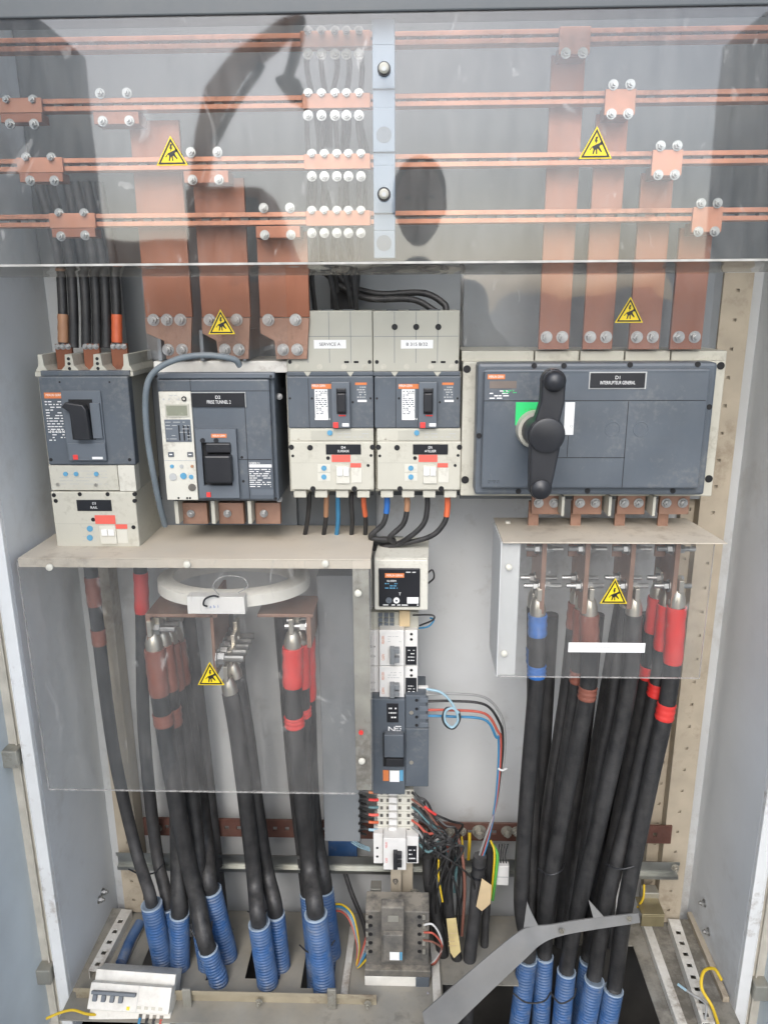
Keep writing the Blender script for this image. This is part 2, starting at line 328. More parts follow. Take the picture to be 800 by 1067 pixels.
def cable(label, pts, r, m='rubber', tapes=(), group=None, lug=None, cat='cable', name='power_cable', n=12, seg=8, ties=()):
    path = spline(pts, seg); b = MB().tube(path, r, n)
    base = min(path, key=lambda p: p.z)
    if not tapes and not lug and not ties:
        return single(b, name, m, label, cat, group, loc=tuple(base), smooth=True)
    t = root(name, label, cat, tuple(base), group); b.build('sheath', m, t, smooth=True)
    ln = [0]
    for k in range(1, len(path)): ln.append(ln[-1] + (path[k] - path[k-1]).length)
    def at(u):
        d = u * ln[-1]; i = 0
        while i < len(ln) - 2 and ln[i+1] < d: i += 1
        return path[i].lerp(path[i+1], (d - ln[i]) / max(1e-9, ln[i+1] - ln[i]))
    for u0, u1, tm in tapes:
        q = [at(u0 + (u1-u0) * k / 8) for k in range(9)]; rs = [r * (1.10 + .05 * math.sin(k * 2.1)) for k in range(9)]
        MB().tube(q, rs, n).build('tape', tm, t, smooth=True)
    for u in ties: MB().tube([at(u - .006), at(u), at(u + .006)], r * 1.12, n).build('cable_tie', 'black_plastic', t, smooth=True)
    if lug:      # barrel narrowing into a flat palm above the cable's first point
        p = path[0]; d = (path[0] - path[1]).normalized()
        MB().tube([p - d*.01, p + d*.012, p + d*.026, p + d*.032], [r*.9, r*.92, r*.7, r*.45], 12).build('lug_barrel', 'tinned', t, smooth=True)
        q = p + d*.03; MB().box(q.x - .004, q.x + .004, q.y - r, q.y + r, q.z, q.z + lug).build('lug_palm', 'tinned', t, .001)
    return t
def wire(label, pts, r=.0022, m='rubber', group=None, seg=8, name='wire'): return cable(label, pts, r, m, group=group, cat='wire', name=name, n=8, seg=seg)
CT = {}
def into(key):
    e, d = CT[key]; return [e + d*.03, e - d*.005, e - d*.05]
def conduit(label, rim, base, r, group, dy=0, key=None, m='blue_conduit', z0=None, sway=0):
    zb = ZF if z0 is None else z0
    b0 = G(base[0], base[1], zb); top = P(rim[0], rim[1], b0.y + dy)
    path = [b0 + Vector((0, 0, -.14)), b0, b0.lerp(top, .5) + Vector((sway, 0, 0)), top]
    sp = spline(path, 40); ln = [0]
    for k in range(1, len(sp)): ln.append(ln[-1] + (sp[k] - sp[k-1]).length)
    tot = ln[-1]; pit = .0068; st = int(tot / pit * 4); pts = []; rs = []; j = 0
    for k in range(st + 1):
        d = tot * k / st
        while j < len(ln) - 2 and ln[j+1] < d: j += 1
        f = (d - ln[j]) / max(1e-9, ln[j+1] - ln[j]); pts.append(sp[j].lerp(sp[j+1], f)); rs.append(r if k % 4 < 2 else r * .90)
    t = root('blue_conduit', label, 'conduit', tuple(b0), group)
    MB().tube(pts, rs, 20, caps=False).build('corrugated_wall', m, t, smooth=True)
    d = (pts[-1] - pts[-5]).normalized(); e = pts[-1]
    MB().tube([e - d*.001, e + d*.002, e + d*.002, e - d*.001, e - d*.004], [r*.99, r*.99, r*.88, r*.86, r*.86], 20, caps=False).build('rim', 'rim_pale', t, smooth=True)
    MB().tube([e - d*.004, e - d*.09], [r*.855, r*.855], 20, caps=False).build('bore', 'black_hole', t, smooth=True)
    CT[key] = (e.copy(), d.copy())

# ================================================================== THE CABINET
YB, YF = 1.45, 1.20
ZF = CAMZ - 1.325
XL, XR = P(118, 900, YB).x, P(722, 900, YB).x
XLF, XRF = P(57, 900, YF).x, P(769, 900, YF).x
ZT = 2.02
cab = root('electrical_cabinet', 'open steel electrical cabinet with pale grey walls and hinged side doors', 'cabinet', (0, 1.3, 0))
MB().box(XL - .002, XR + .002, YB, YB + .003, .02, ZT).build('back_panel', 'back', cab)
for sx, x in ((-1, XL), (1, XR)):
    MB().box(min(x, x + sx*.002), max(x, x + sx*.002), YF, YB - .001, .02, ZT).build('side_wall', 'wall', cab)
    # front post: white fold, groove and beige seal strip, each a real step
    b = MB(); b.box(min(x, x + sx*.020), max(x, x + sx*.020), YF - .012, YF - .0005, .02, ZT)
    b.box(min(x + sx*.020, x + sx*.0225), max(x + sx*.020, x + sx*.0225), YF - .0118, YF + .02, .02, ZT)
    b.build('front_post', 'white_paint', cab, .002)
    MB().box(min(x + sx*.0226, x + sx*.066), max(x + sx*.0226, x + sx*.066), YF + .004, YF + .02, .02, ZT).build('seal_strip', 'seal', cab, .001)
    MB().box(min(x + sx*.034, x + sx*.037), max(x + sx*.034, x + sx*.037), YF - .002, YF + .0035, .02, ZT).build('seal_lip', 'seal', cab, .001)
    # open door, swung out a little past square
    dr = MB(); hx = x + sx*.070; an = R(91)
    W = .92; d = Vector((sx * -math.cos(an) * 1, -math.sin(an), 0)); nrm = Vector((d.y, -d.x, 0)) * (1 if sx > 0 else -1)
    h0 = Vector((hx, YF + .012, 0))
    def door_pt(u, v, z): return h0 + d * u + nrm * v + Vector((0, 0, z))
    dr.extrude([door_pt(0, 0, .05), door_pt(W, 0, .05), door_pt(W, 0, 1.99), door_pt(0, 0, 1.99)], nrm * .018)
    dro = dr.build('door', 'door_blue', cab, .002)
    e = MB(); e.extrude([door_pt(.012, -.016, .06), door_pt(.03, -.016, .06), door_pt(.03, -.016, 1.98), door_pt(.012, -.016, 1.98)], nrm * .0155)
    e.build('door_fold', 'door_blue', dro, .001)
    for zz in (P(15, 785, YF).z, P(50, 1010, YF).z, 1.75):
        hb = MB(); hb.box(min(x + sx*.026, x + sx*.058), max(x + sx*.026, x + sx*.058), YF - .022, YF + .0035, zz - .017, zz + .017)
        ho = hb.build('hinge', 'zinc_dusty', cab, .002)
        MB().cyl((x + sx*.061, YF - .012, zz - .026), (x + sx*.061, YF - .012, zz + .026), .007, 12).build('hinge_pin', 'zinc_dusty', ho, smooth=True)
MB().box(XL - .05, XR + .05, YF - .04, YB + .01, ZT + .001, ZT + .02).build('roof', 'wall', cab, .002)
zt = P(400, 12, 1.12).z
MB().box(XL - .055, XR + .055, 1.118, 1.165, zt, zt + .07).build('top_beam', 'dark_plate', cab, .002)
MB().box(XL + .001, XR - .001, YB - .012, YB - .001, CAMZ + .06, ZT - .01).build('upper_back_plate', 'dark_plate', cab)
# mounting plates behind the breakers
for x0, y0, x1, y1, Y, m in ((138, 280, 305, 560, 1.41, 'plate_grey'), (302, 284, 480, 330, 1.42, 'plate_grey'), (481, 284, 745, 520, 1.41, 'plate_grey'), (300, 500, 392, 560, 1.435, 'plate_grey')):
    pb('mounting_plate', m, cab, x0, y0, x1, y1, Y, Y + .004)
# perforated uprights
def upright(px, py, wpx, Yf, ztop, zbot):
    c = P(px, py, Yf).x; hw = wpx * mpp(px, py, Yf) / 2; holes = []; z = zbot + .03
    while z < ztop - .03: holes.append((c - .003, c + .003, z, z + .006)); z += .05
    b = MB(); grid_plate(c - hw, c + hw, zbot, ztop, holes, lambda u0, u1, w0, w1: b.box(u0, u1, Yf, Yf + .002, w0, w1))
    b.box(c - hw, c - hw + .002, Yf + .0021, YB - .002, zbot, ztop); b.box(c + hw - .002, c + hw, Yf + .0021, YB - .002, zbot, ztop)
    b.box(c - hw + .0021, c + hw - .0021, Yf + .005, Yf + .006, zbot, ztop)
    b.build('perforated_upright', 'beige_metal', cab)
upright(133, 880, 21, 1.405, P(100, 590, 1.405).z, ZF + .005)
upright(704, 880, 25, 1.405, P(745, 284, 1.405).z, ZF + .005)
upright(682, 880, 15, 1.43, P(720, 300, 1.43).z, ZF + .005)
for px, py, Y in ((110, 938, 1.36), (114, 930, 1.38)): bolt(cab, (XL + .0005, P(px, py, Y).y, P(px, py, Y).z), .006, 'right')
for px, py in ((714, 941), (727, 958)): bolt(cab, (XR - .0005, 1.37 - (py - 941) * .002, P(px, py, 1.37).z), .006, 'left')

# cabinet floor plate with cable openings (left) and the open pit (right)
holes = []
def hole_at(x0, y0, x1, y1):
    a, b_ = G(x0, y1, ZF), G(x1, y0, ZF); holes.append((min(a.x, b_.x), max(a.x, b_.x), a.y, b_.y))
for h in ((214, 968, 244, 1022), (255, 976, 300, 1020), (313, 985, 352, 1030), (148, 962, 205, 1006)): hole_at(*h)
fx1 = G(460, 1010, ZF).x
fl = MB(); grid_plate(XL, fx1, YF - .06, 1.42, holes, lambda u0, u1, w0, w1: fl.box(u0, u1, w0, w1, ZF - .003, ZF))
fl.build('floor_plate', 'floor_dust', cab)
fr = MB(); rx = G(668, 1010, ZF).x
grid_plate(fx1 + .0001, XR, YF - .06, 1.42, [(G(536, 1000, ZF).x, rx, YF - .06, 1.345), (fx1 + .0001, rx, YF - .06, 1.24)], lambda u0, u1, w0, w1: fr.box(u0, u1, w0, w1, ZF - .003, ZF))
fr.build('floor_plate', 'floor_dust', cab)
MB().box(XL, XR, YF - .08, YB, -.30, -.28).build('pit_bottom', 'pit', cab)
for a in ((XL, XR, YB + .004, YB + .02), (XL, XR, YF - .10, YF - .08)): MB().box(*a, -.28, .018).build('pit_wall', 'pit', cab)

ground = MB()
a = G(400, 1067, 0)
grid_plate(-400, 400, -600, 300, [(XL - .07, XR + .07, YF - .08, YB + .02)], lambda u0, u1, w0, w1: ground.box(u0, u1, w0, w1, -.05, -.001))
g = ground.build('ground', 'concrete', None); g['kind'] = 'structure'

# ================================================================== BUSBARS behind the top cover
rows = [(35, 44), (100, 108), (163, 171.5), (222, 230.5)]
YBAR = 1.24
ROWZ = []
rown = ['topmost', 'second', 'third', 'lowest']
for k, (ya, yb_) in enumerate(rows):
    za, zb = P(400, ya, YBAR).z, P(400, yb_, YBAR).z; ROWZ.append((za, zb))
    t = root('copper_busbar', f'double copper busbar running full width, {rown[k]} of the four rows', 'busbar', ((XL+XR)/2, YBAR, zb), 'horizontal busbars')
    x0 = XL + (.012 if k < 3 else .03)
    for z in (za, zb): MB().box(x0, XR - .012, YBAR, YBAR + .022, z - .0034, z + .0034).build('bar', 'copper', t, .0006)
    b = MB(); x = XL + .05
    while x < XR - .05:
        b.box(x, x + .012, YBAR + .004, YBAR + .018, zb + .0035, za - .0035); x += .03
    b.build('spacer', 'dusty_black', t)
def clamp(parent, px0, px1, k, bolts_top, bolts_bot, below=10):
    za, zb = ROWZ[k]; x0, x1 = P(px0, rows[k][0], YBAR).x, P(px1, rows[k][0], YBAR).x
    MB().box(x0, x1, YBAR - .006, YBAR - .0005, zb - .006, za + .004).build('clamp_plate', 'copper', parent, .0008)
    for bx, by in bolts_top: bolt(parent, P(bx, by, YBAR - .004), .0052, 'front')
    for bx, by in bolts_bot: bolt(parent, P(bx, by, YBAR - .004), .0052, 'front')
    if below: MB().box(x0 + .002, x1 - .002, YBAR - .0055, YBAR + .02, zb - .006 - below * .0013, zb - .0062).build('clamp_foot', 'copper_old', parent, .0008)
# vertical droppers to the main switch
for k, (x0, x1, ytop, lab) in enumerate(((561, 593, 62, 'tallest'), (607, 638, 122, 'second tallest'), (655, 687, 184, 'third tallest'), (698, 731, 236, 'shortest'))):
    yb2 = 363; Y = 1.275
    a0, a1, c0, c1 = rect(x0, 350, x1, 364, Y); top = ROWZ[k][1] - .004
    t = root('copper_dropper', f'vertical copper bar bolted above the main switch, {lab} of the four', 'busbar', ((a0+a1)/2, Y, c0), 'droppers to the main switch')
    MB().box(a0, a1, Y, Y + .008, c0, top - .006).build('bar', 'copper_old', t, .0008)
    m = (x0 + x1) / 2 + (m_off := (400 - (x0+x1)/2) * -.012)
    cx0 = P(0, 0, 1); xx = [(a0 + a1)/2 - .022, (a0+a1)/2 + .022]
    za, zb = ROWZ[k]
    MB().box(xx[0], xx[1], YBAR - .006, YBAR - .0005, zb - .020, za + .004).build('clamp_plate', 'copper', t, .0008)
    MB().box(xx[0] + .003, xx[1] - .003, YBAR - .0004, Y + .001, zb - .022, zb - .005).build('clamp_foot', 'copper_old', t, .0008)
    for dx in (-.012, .012):
        if k: bolt(t, ((a0+a1)/2 + dx, YBAR - .006, za + .009), .0052)
        bolt(t, ((a0+a1)/2 + dx, YBAR - .006, zb - .019), .0052)
        q = P((x0+x1)/2, 351, Y); bolt(t, ((a0+a1)/2 + dx * 1.05, Y, q.z), .0068)
# droppers to the trip-unit breaker
for k, (x0, x1, lab) in enumerate(((150, 199, 'left of three'), (209, 260, 'middle of three'), (270, 322, 'right of three'))):
    Y = 1.275; a0, a1, c0, c1 = rect(x0, 280, x1, 341, Y); top = ROWZ[k+1][1] - .006
    t = root('copper_dropper', f'wide copper bar above the breaker with display, {lab}', 'busbar', ((a0+a1)/2, Y, c0), 'wide droppers above the breaker with display')
    MB().box(a0, a1, Y, Y + .009, c0 + .016, top - .004).build('bar', 'copper_old', t, .0008)
    za, zb = ROWZ[k+1]; cxm = (a0+a1)/2 - (.045, .01, .0)[k]
    MB().box(cxm - .034, cxm + .034, YBAR - .0004, Y + .001, zb - .022, zb - .005).build('clamp_foot', 'copper_old', t, .0008)
    for dx in (-.02, .02): bolt(t, (cxm + dx, YBAR - .001, zb - .018), .0052); bolt(t, (cxm + dx, YBAR - .001, za + .009), .0052)
    # dull terminal tongue
    T = MB(); w_ = (a1 - a0)/2; cx = (a0+a1)/2; zt_ = c0 + .015; zz0 = P((x0+x1)/2, 374, Y).z
    off = .012 if k == 0 else .006
    T.prism([(cx - w_ + .018 + off, zz0), (cx + w_ - .006, zz0), (cx + w_ - .003, zt_ - .03), (cx + w_, zt_), (cx - w_, zt_), (cx - w_, zt_ - .024), (cx - w_ + .016 + off, zt_ - .036)], Y - .004, Y + .003)
    T.build('terminal_tongue', 'copper_dull', t, .0006)
    for dx in ((-.022, .0, .022) if k == 0 else (-.024, .02)): bolt(t, (cx + dx - .002, Y - .004, P((x0+x1)/2, 333, Y).z), .007)
    for dx in (-.004, .019): bolt(t, (cx + dx, Y - .004, P((x0+x1)/2, 364, Y).z), .007)
# taps at the left feeding the small breaker
taps = [((-2, 44), 1, [(8, 104), (35, 104)], [(11, 129), (36, 129)]), ((18, 66), 2, [(28, 164), (54, 164)], [(32, 188), (57, 188)]), ((52, 100), 3, [(62, 222), (88, 222)], [(64, 246), (89, 245)])]
for i, (xx, k, bt, bb) in enumerate(taps):
    t = root('busbar_tap', f'copper tap clamp at the left end of the {rown[k]} busbar row', 'busbar clamp', tuple(P((xx[0]+xx[1])/2, bb[0][1], YBAR - .006)), 'left tap clamps')
    clamp(t, xx[0], xx[1], k, bt, bb, 10)
for k in range(4):
    bx = [321, 335, 349, 361, 374] if k < 2 else [325, 338, 351, 363, 376]
    t = root('busbar_tap', f'copper five bolt distribution clamp beside the strut on the {rown[k]} busbar row', 'busbar clamp', tuple(P(350, rows[k][1] + 10, YBAR - .006)), 'five bolt distribution clamps')
    clamp(t, 313 + k * 2, 386, k, [(x, rows[k][0] - 2.5) for x in bx], [(x, rows[k][1] + 12) for x in bx], 0)
    for j, x in enumerate(bx):      # black tails falling behind the rows below
        p0 = P(x, rows[k][1] + 6, YBAR + .012)
        tx = x + rnd.uniform(-6, 10); yend = min(290, rows[k][1] + 62 + rnd.uniform(0, 30))
        wire(f'black lead under bolt {["one","two","three","four","five"][j]} of the {rown[k]} distribution clamp', [p0, P(x + rnd.uniform(-3, 4), rows[k][1] + 28, YBAR + .04), P(tx, yend, YBAR + .06), P(tx + rnd.uniform(-3, 12), yend + 45, YBAR + .09)], .0042, 'rubber', 'black leads under the distribution clamps')
# strut with screws in front of the middle
st = root('cover_strut', 'blue grey vertical strut behind the clear busbar cover, between its two screws', 'strut', tuple(P(400, 268, 1.145)))
for y0, y1, dy in ((14, 46, .002), (46, 92, 0), (92, 112, .004), (112, 158, 0), (158, 172, .004), (172, 222, 0), (222, 240, .004), (240, 269, 0)):
    b = MB(); a0, a1, c0, c1 = rect(388.5, y0, 411.5, y1, 1.145); b.box(P(388.5, 140, 1.145).x, P(411.5, 140, 1.145).x, 1.145 + dy, 1.165, c0 + .0002, c1)
    b.build('strut_section', 'strut' if 'strut' in MATS else mat('strut', (.19, .24, .30), .45, var=.07, scale=10, dust=.15), st, .0012)
for y in (140, 253): MB().disc(400, y, 8, 1.1445, .002, 24).build('round_recess', 'slate_light', st, smooth=True)

# the big clear cover
zc0 = P(400, 272, 1.12).z
cv = root('busbar_cover', 'large clear plastic cover over the copper busbars with two warning triangles', 'cover', (0, 1.12, zc0))
MB().sheet(XL - .045, XR + .045, 1.12, 1.123, zc0, zt - .001).build('clear_sheet', 'polycarbonate', cv)
fo = MB(); fo.extrude([(XL - .045, 1.12, zc0 - .0003), (XR + .045, 1.12, zc0 - .0003), (XR + .045, 1.21, zc0 - .012), (XL - .045, 1.21, zc0 - .012)], (0, 0, -.003)); fo.build('folded_lip', clear_sheet('lip_haze', (.8, .8, .78), haze=.16, hazecol=(.5, .47, .42)), cv)
MB().box(XL - .045, XR + .045, 1.1165, 1.1195, zc0 - .0035, zc0 - .0005).build('cut_edge', mat('cut_edge', (.40, .39, .36), .6, var=.3, scale=40), cv)
warning(cv, 179.5, 141, 172, 33, 1.119); warning(cv, 620, 131, 165, 34, 1.119)
for px, py in ((400, 71), (400, 202)):
    s_ = MB().disc(px, py, 7, 1.115, .005, 24).build('screw_washer', 'black_plastic', cv, smooth=True)
    b = MB(); c = P(px, py, 1.115); b.tube([c, c + Vector((0, -.004, 0)), c + Vector((0, -.006, 0))], [.0066, .0066, .0045], 20); b.build('screw_cap', 'grey_case', s_, smooth=True)
    MB().disc(px, py, 2.2, 1.1085, .002, 12).build('screw_slot', 'print_grey', s_)
# smaller clear terminal guards
for x0, y0, x1, y1, Y, lab, wn in ((150, 284, 299, 374, 1.235, 'small clear guard with a warning triangle above the breaker with display', (231, 322, 348, 28)), (482, 284, 742, 364, 1.235, 'wide clear guard with a warning triangle above the main switch', (655, 309, 336, 29))):
    a0, a1, c0, c1 = rect(x0, y0, x1, y1, Y); t = root('terminal_guard', lab, 'cover', ((a0+a1)/2, Y, c0), 'clear terminal guards')
    MB().sheet(a0, a1, Y, Y + .002, c0, c1).build('clear_sheet', 'thin_acrylic', t); warning(t, wn[0], wn[1], wn[2], wn[3], Y - .001)

# ================================================================== BREAKERS
# ---- left breaker with earth-leakage module
Y0 = 1.268
t = root('moulded_case_breaker', 'slate grey three pole breaker at the left wall with cream module below', 'breaker', tuple(P(97, 570, Y0)))
pb('base', 'grey_case', t, 46, 386, 139, 511, Y0 + .022, 1.405, .002)
pb('front_cover', 'slate', t, 45, 392, 137, 484.5, Y0, Y0 + .0215, .0025)
pb('top_ledge', 'slate', t, 42, 386, 135, 391.5, Y0 + .006, Y0 + .0215, .001)
lf = pb('lever_frame', 'slate_light', t, 67, 407, 108, 480, Y0 - .004, Y0 - .0002, .0012)
pb('lever_well', 'black_hole', lf, 73.5, 416, 98, 458, Y0 - .0045, Y0 - .0042, 0)
lv = MB(); c = P(86, 440, Y0 - .0046); s_ = mpp(86, 440, Y0)
lv.prism([(c.x - 12*s_, c.z + 22*s_), (c.x + 6*s_, c.z + 19*s_), (c.x + 9*s_, c.z + 14*s_), (c.x + 10*s_, c.z - 17*s_), (c.x - 7*s_, c.z - 17*s_), (c.x - 9*s_, c.z + 12*s_), (c.x - 17*s_, c.z + 17*s_)], Y0 - .020, Y0 - .0047)
lv.build('lever', 'black_plastic', t, .002)
pb('lever_stop', 'slate_light', lf, 95, 420, 105, 457, Y0 - .009, Y0 - .0042, .0008)
pb('lower_bezel', 'slate_light', lf, 71, 462, 110, 480, Y0 - .0075, Y0 - .0042, .001)
pb('trip_button', 'red', t, 76, 474, 81, 479, Y0 - .0095, Y0 - .0076, .0005)
pb('position_mark', 'print_white', t, 96, 476, 107, 478.5, Y0 - .0082, Y0 - .0076, 0)
l = pb('maker_label', 'orange', t, 46, 409, 66, 415, Y0 - .0006, Y0 - .0002, 0); text(l, 'MERLIN GERIN', 56, 411.5, Y0 - .0008, 2.3, wpx=17)
fine_print(t, 49, 417, 66, 460, Y0 - .0002, 15, seed=3, th=.35)
text(t, 'NS 630 N', 60, 449.5, Y0 - .0009, 3.2, wpx=15)
for x, y in ((53, 479), (135, 479), (62, 398), (114, 398)): hole(t, x, y, 1.8 if y > 400 else 1, Y0)
tr = pb('trip_unit', 'cream', t, 52, 485, 123, 511, Y0 + .001, Y0 + .0215, .001)
fine_print(tr, 62, 489, 112, 506, Y0 + .001, 5, 'print_grey', seed=8, th=.15)
for x in (68, 79, 100): MB().disc(x, 494, 2.4, Y0 - .001, .002, 12).build('dial', 'dial_blue', tr)
for x, y in ((60, 505), (100, 505.5)): hole(tr, x, y, 2.2, Y0 + .001, 'sealed_screw', 'tinned')
pb('side_block', 'cream_pale', t, 123.5, 485, 141, 512, Y0 - .001, Y0 + .0215, .001)
rc = pb('leakage_module', 'cream', t, 56, 512.5, 143, 570, Y0 - .002, 1.395, .002)
pb('module_seam', 'grey_case', rc, 58, 545.5, 141, 546.2, Y0 - .0022, Y0 - .0019, 0)
l = pb('name_plate', 'label_black', rc, 80, 521, 116, 532.5, Y0 - .0035, Y0 - .002, .0003); text(l, 'D3', 98, 524.5, Y0 - .0038, 2.4); text(l, 'RAIL', 98, 528.8, Y0 - .0038, 2.6)
for x, y in ((56, 516), (83, 515), (112, 515), (140, 515), (58, 522), (140, 522), (139, 549.5), (97, 541.5)): hole(rc, x, y, 2.2, Y0 - .002)
pb('warning_strip', 'salmon', rc, 99, 537, 120, 546, Y0 - .003, Y0 - .0021, 0); pb('warning_strip', 'salmon', rc, 120, 546.5, 132.5, 551, Y0 - .003, Y0 - .0021, 0)
for y in (551, 560.5): MB().disc(93.5, y, 3.2, Y0 - .003, .002, 16).build('dial', 'dial_blue', rc)
fine_print(rc, 86, 547, 101, 566, Y0 - .002, 4, 'print_grey', seed=4, th=.12)
bt = pb('button_block', 'cream_pale', rc, 104, 548, 121, 567, Y0 - .005, Y0 - .0021, .0008)
for x in (105.5, 112.5): pb('push_button', 'print_white', bt, x, 552, x + 6, 558.5, Y0 - .008, Y0 - .0051, .0008)
pb('blank_plate', 'cream_pale', rc, 122, 552, 133, 566, Y0 - .003, Y0 - .0021, .0004)
# terminal shrouds: three U-shaped mouths
zs0, zs1 = P(90, 387, Y0 + .012).z, P(90, 369, Y0 + .012).z
xa, xb = P(42.5, 380, Y0 + .012).x, P(131.5, 380, Y0 + .012).x; wd = (xb - xa) / 3
sh = MB()
def arch(x0, x1):   # cream web between mouths
    return [(x0, zs0), (x1, zs0), (x1 - .3*(x1-x0), zs1 - .3*(zs1-zs0)), (x1 - .25*(x1-x0), zs1), (x0 + .25*(x1-x0), zs1), (x0 + .3*(x1-x0), zs1 - .3*(zs1-zs0))]
for i in range(4):
    xc = xa + wd * i; hw = .017 if i in (1, 2) else .011
    pts = [(xc - hw, zs0), (xc + hw, zs0), (xc + hw*.45, zs0 + .35*(zs1-zs0)), (xc + hw*.35, zs1), (xc - hw*.35, zs1), (xc - hw*.45, zs0 + .35*(zs1-zs0))]
    s0 = MB().prism(pts, Y0 + .012, 1.40).build('terminal_web', 'cream', t, .001)
    if i in (1, 2):
        for dz in (.005, .013, .021): MB().cyl((xc, Y0 + .0115, zs0 + dz), (xc, Y0 + .013, zs0 + dz), .0028, 10).build('screw_recess', 'black_hole', s0)
MB().box(xa - .011, xb + .011, Y0 + .010, 1.40, zs0 - .008, zs0 - .0002).build('terminal_sill', 'cream', t, .001)
pb('rating_plate', 'print_white', t, 138.2, 412, 138.5, 440, 1.31, 1.35, 0)
for i in range(3):
    xm = xa + wd * (i + .5); cx = xm
    MB().box(cx - .014, cx + .014, Y0 + .05, Y0 + .058, zs0, P(90, 358, Y0 + .05).z).build('copper_terminal', 'copper_old', t, .0006)
    for dx in (-.009, 0, .009): bolt(t, (cx + dx, Y0 + .0505, P(90, 361, Y0 + .05).z), .0035)
# cables feeding it
cl = ['leftmost, with a tan sleeve', 'second from left', 'third from left', 'fourth from left', 'fifth from left', 'rightmost, with an orange sleeve']
for i, x in enumerate((66, 77, 90, 101, 111, 122)):
    tp = [(.80, .97, 'tape_tan')] if i == 0 else ([(.80, .97, 'tape_orange')] if i == 5 else ())
    xt = (40, 52, 70, 78, 90, 103)[i]
    cable(f'thick black cable above the left breaker, {cl[i]}', [P(xt, 190, 1.37), P(x - 6, 262, 1.35), P(x - 1, 310, 1.335), P(x, 362, 1.325)], .0082, 'rubber', tp, 'cables above the left breaker')

# ---- breaker with display
Y0 = 1.252
t = root('air_circuit_breaker', 'large slate breaker with cream display panel and black folding lever', 'breaker', tuple(P(230, 540, Y0)))
pb('body', 'slate', t, 168, 389, 288, 522, Y0 + .012, 1.40, .003)
pb('front_cover', 'slate', t, 169, 395, 283, 521, Y0, Y0 + .0118, .003)
pb('top_rim', 'slate_light', t, 164, 388, 286, 394.5, Y0 - .002, Y0 + .0118, .002)
pb('top_deck', 'dirty_white', t, 160, 376, 300, 388.5, Y0 + .03, 1.40, .002)
tu = pb('trip_unit', 'cream_pale', t, 169.5, 408, 202.5, 521, Y0 - .005, Y0 - .0002, .001)
fine_print(tu, 168, 411, 184, 413, Y0 - .005, 1, 'print_grey', seed=2)
for x in (170.5, 176, 186): MB().disc(x, 416, 1, Y0 - .0056, .001, 10).build('indicator', 'print_grey', tu)
k_ = MB().disc(191.5, 415.5, 2.6, Y0 - .0075, .003, 16).build('reset_knob', 'label_black', tu); MB().disc(191.5, 415.5, 1.3, Y0 - .008, .001, 12).build('knob_face', 'cream_pale', k_)
d_ = pb('display', 'grey_case', tu, 172, 421, 197, 434.5, Y0 - .0065, Y0 - .0052, .0005); pb('screen', 'lcd', d_, 173.5, 422.5, 195, 433, Y0 - .0068, Y0 - .0066, 0)
kp = pb('keypad', 'slate_light', tu, 172, 437, 199, 460.5, Y0 - .0062, Y0 - .0052, .0005); fine_print(kp, 173, 438, 198, 459, Y0 - .0064, 6, 'print_grey', seed=5, th=.18)
for x in (186, 191, 195.5): pb('bar_graph', 'label_black', kp, x, 443, x + 1.6, 459, Y0 - .0066, Y0 - .0063, 0)
for x in (178, 198): bb = pb('arrow_button', 'slate', tu, x - 3, 471, x + 3, 476, Y0 - .0068, Y0 - .0052, .0005); pb('arrow_mark', 'print_white', bb, x - 1.5, 473, x + 1.5, 474, Y0 - .0071, Y0 - .0069, 0)
pb('panel_seam', 'print_grey', tu, 171, 479.5, 204, 480.2, Y0 - .0053, Y0 - .005, 0)
for x, y, m, r in ((179, 486, 'dial_blue', 2), (189, 486, 'print_grey', 2), (200, 486, 'tape_tan', 1.6), (180, 497, 'print_grey', 4), (191, 496, 'dial_blue', 3.4), (199, 497, 'dial_blue', 2.4), (200, 508, 'dusty_black', 4)): MB().disc(x, y, r, Y0 - .0065, .002, 14).build('dial', m, tu)
for x in (186, 195, 198): hole(tu, x, 519, 1.1, Y0 - .005)
l = pb('name_plate', 'label_black', t, 199.5, 410, 254.5, 424, Y0 - .003, Y0 - .0002, .0003); text(l, 'D2', 227, 413.8, Y0 - .0033, 3.2); text(l, 'PRISE TUNNEL 2', 228, 418.8, Y0 - .0033, 3.6, wpx=25)
b = MB(); a0, a1, c0, c1 = rect(199, 408.5, 256, 424.5, Y0 - .003); b.box(a0, a1, Y0 - .004, Y0 - .0002, c1 - .001, c1); b.box(a1 - .001, a1, Y0 - .004, Y0 - .0002, c0, c1 - .0012); b.build('name_plate_frame', 'print_grey', t)
for seam in ((170, 407, 281, 407.6), (257, 408, 257.6, 520), (248, 478.5, 283, 479.2), (198, 395, 198.6, 407)): pb('cover_seam', 'label_black', t, *seam, Y0 - .0003, Y0 + .001, 0)
# lever frame: four borders round a recess
fr_ = MB(); A0, A1, C0, C1 = rect(205.5, 447, 247.5, 519, Y0 - .009); I0, I1, J0, J1 = rect(211, 461, 241, 506, Y0 - .009)
for q in ((A0, A1, J1, C1), (A0, A1, C0, J0), (A0, I0, J0, J1), (I1, A1, J0, J1)): fr_.box(q[0], q[1], Y0 - .009, Y0 - .0002, q[2], q[3])
lf = fr_.build('lever_frame', 'slate_light', t)
MB().box(I0, I1, Y0 - .0015, Y0 - .0003, J0, J1).build('lever_well', 'black_hole', lf)
pb('lever', 'black_plastic', t, 213, 475, 240.5, 504, Y0 - .026, Y0 - .002, .003)
pb('lever_yoke', 'black_plastic', t, 214, 462, 240, 472, Y0 - .014, Y0 - .002, .002)
for x in (211, 225): MB().disc(x, 459, 2.6, Y0 - .0105, .002, 14).build('guide_pin', 'black_plastic', lf)
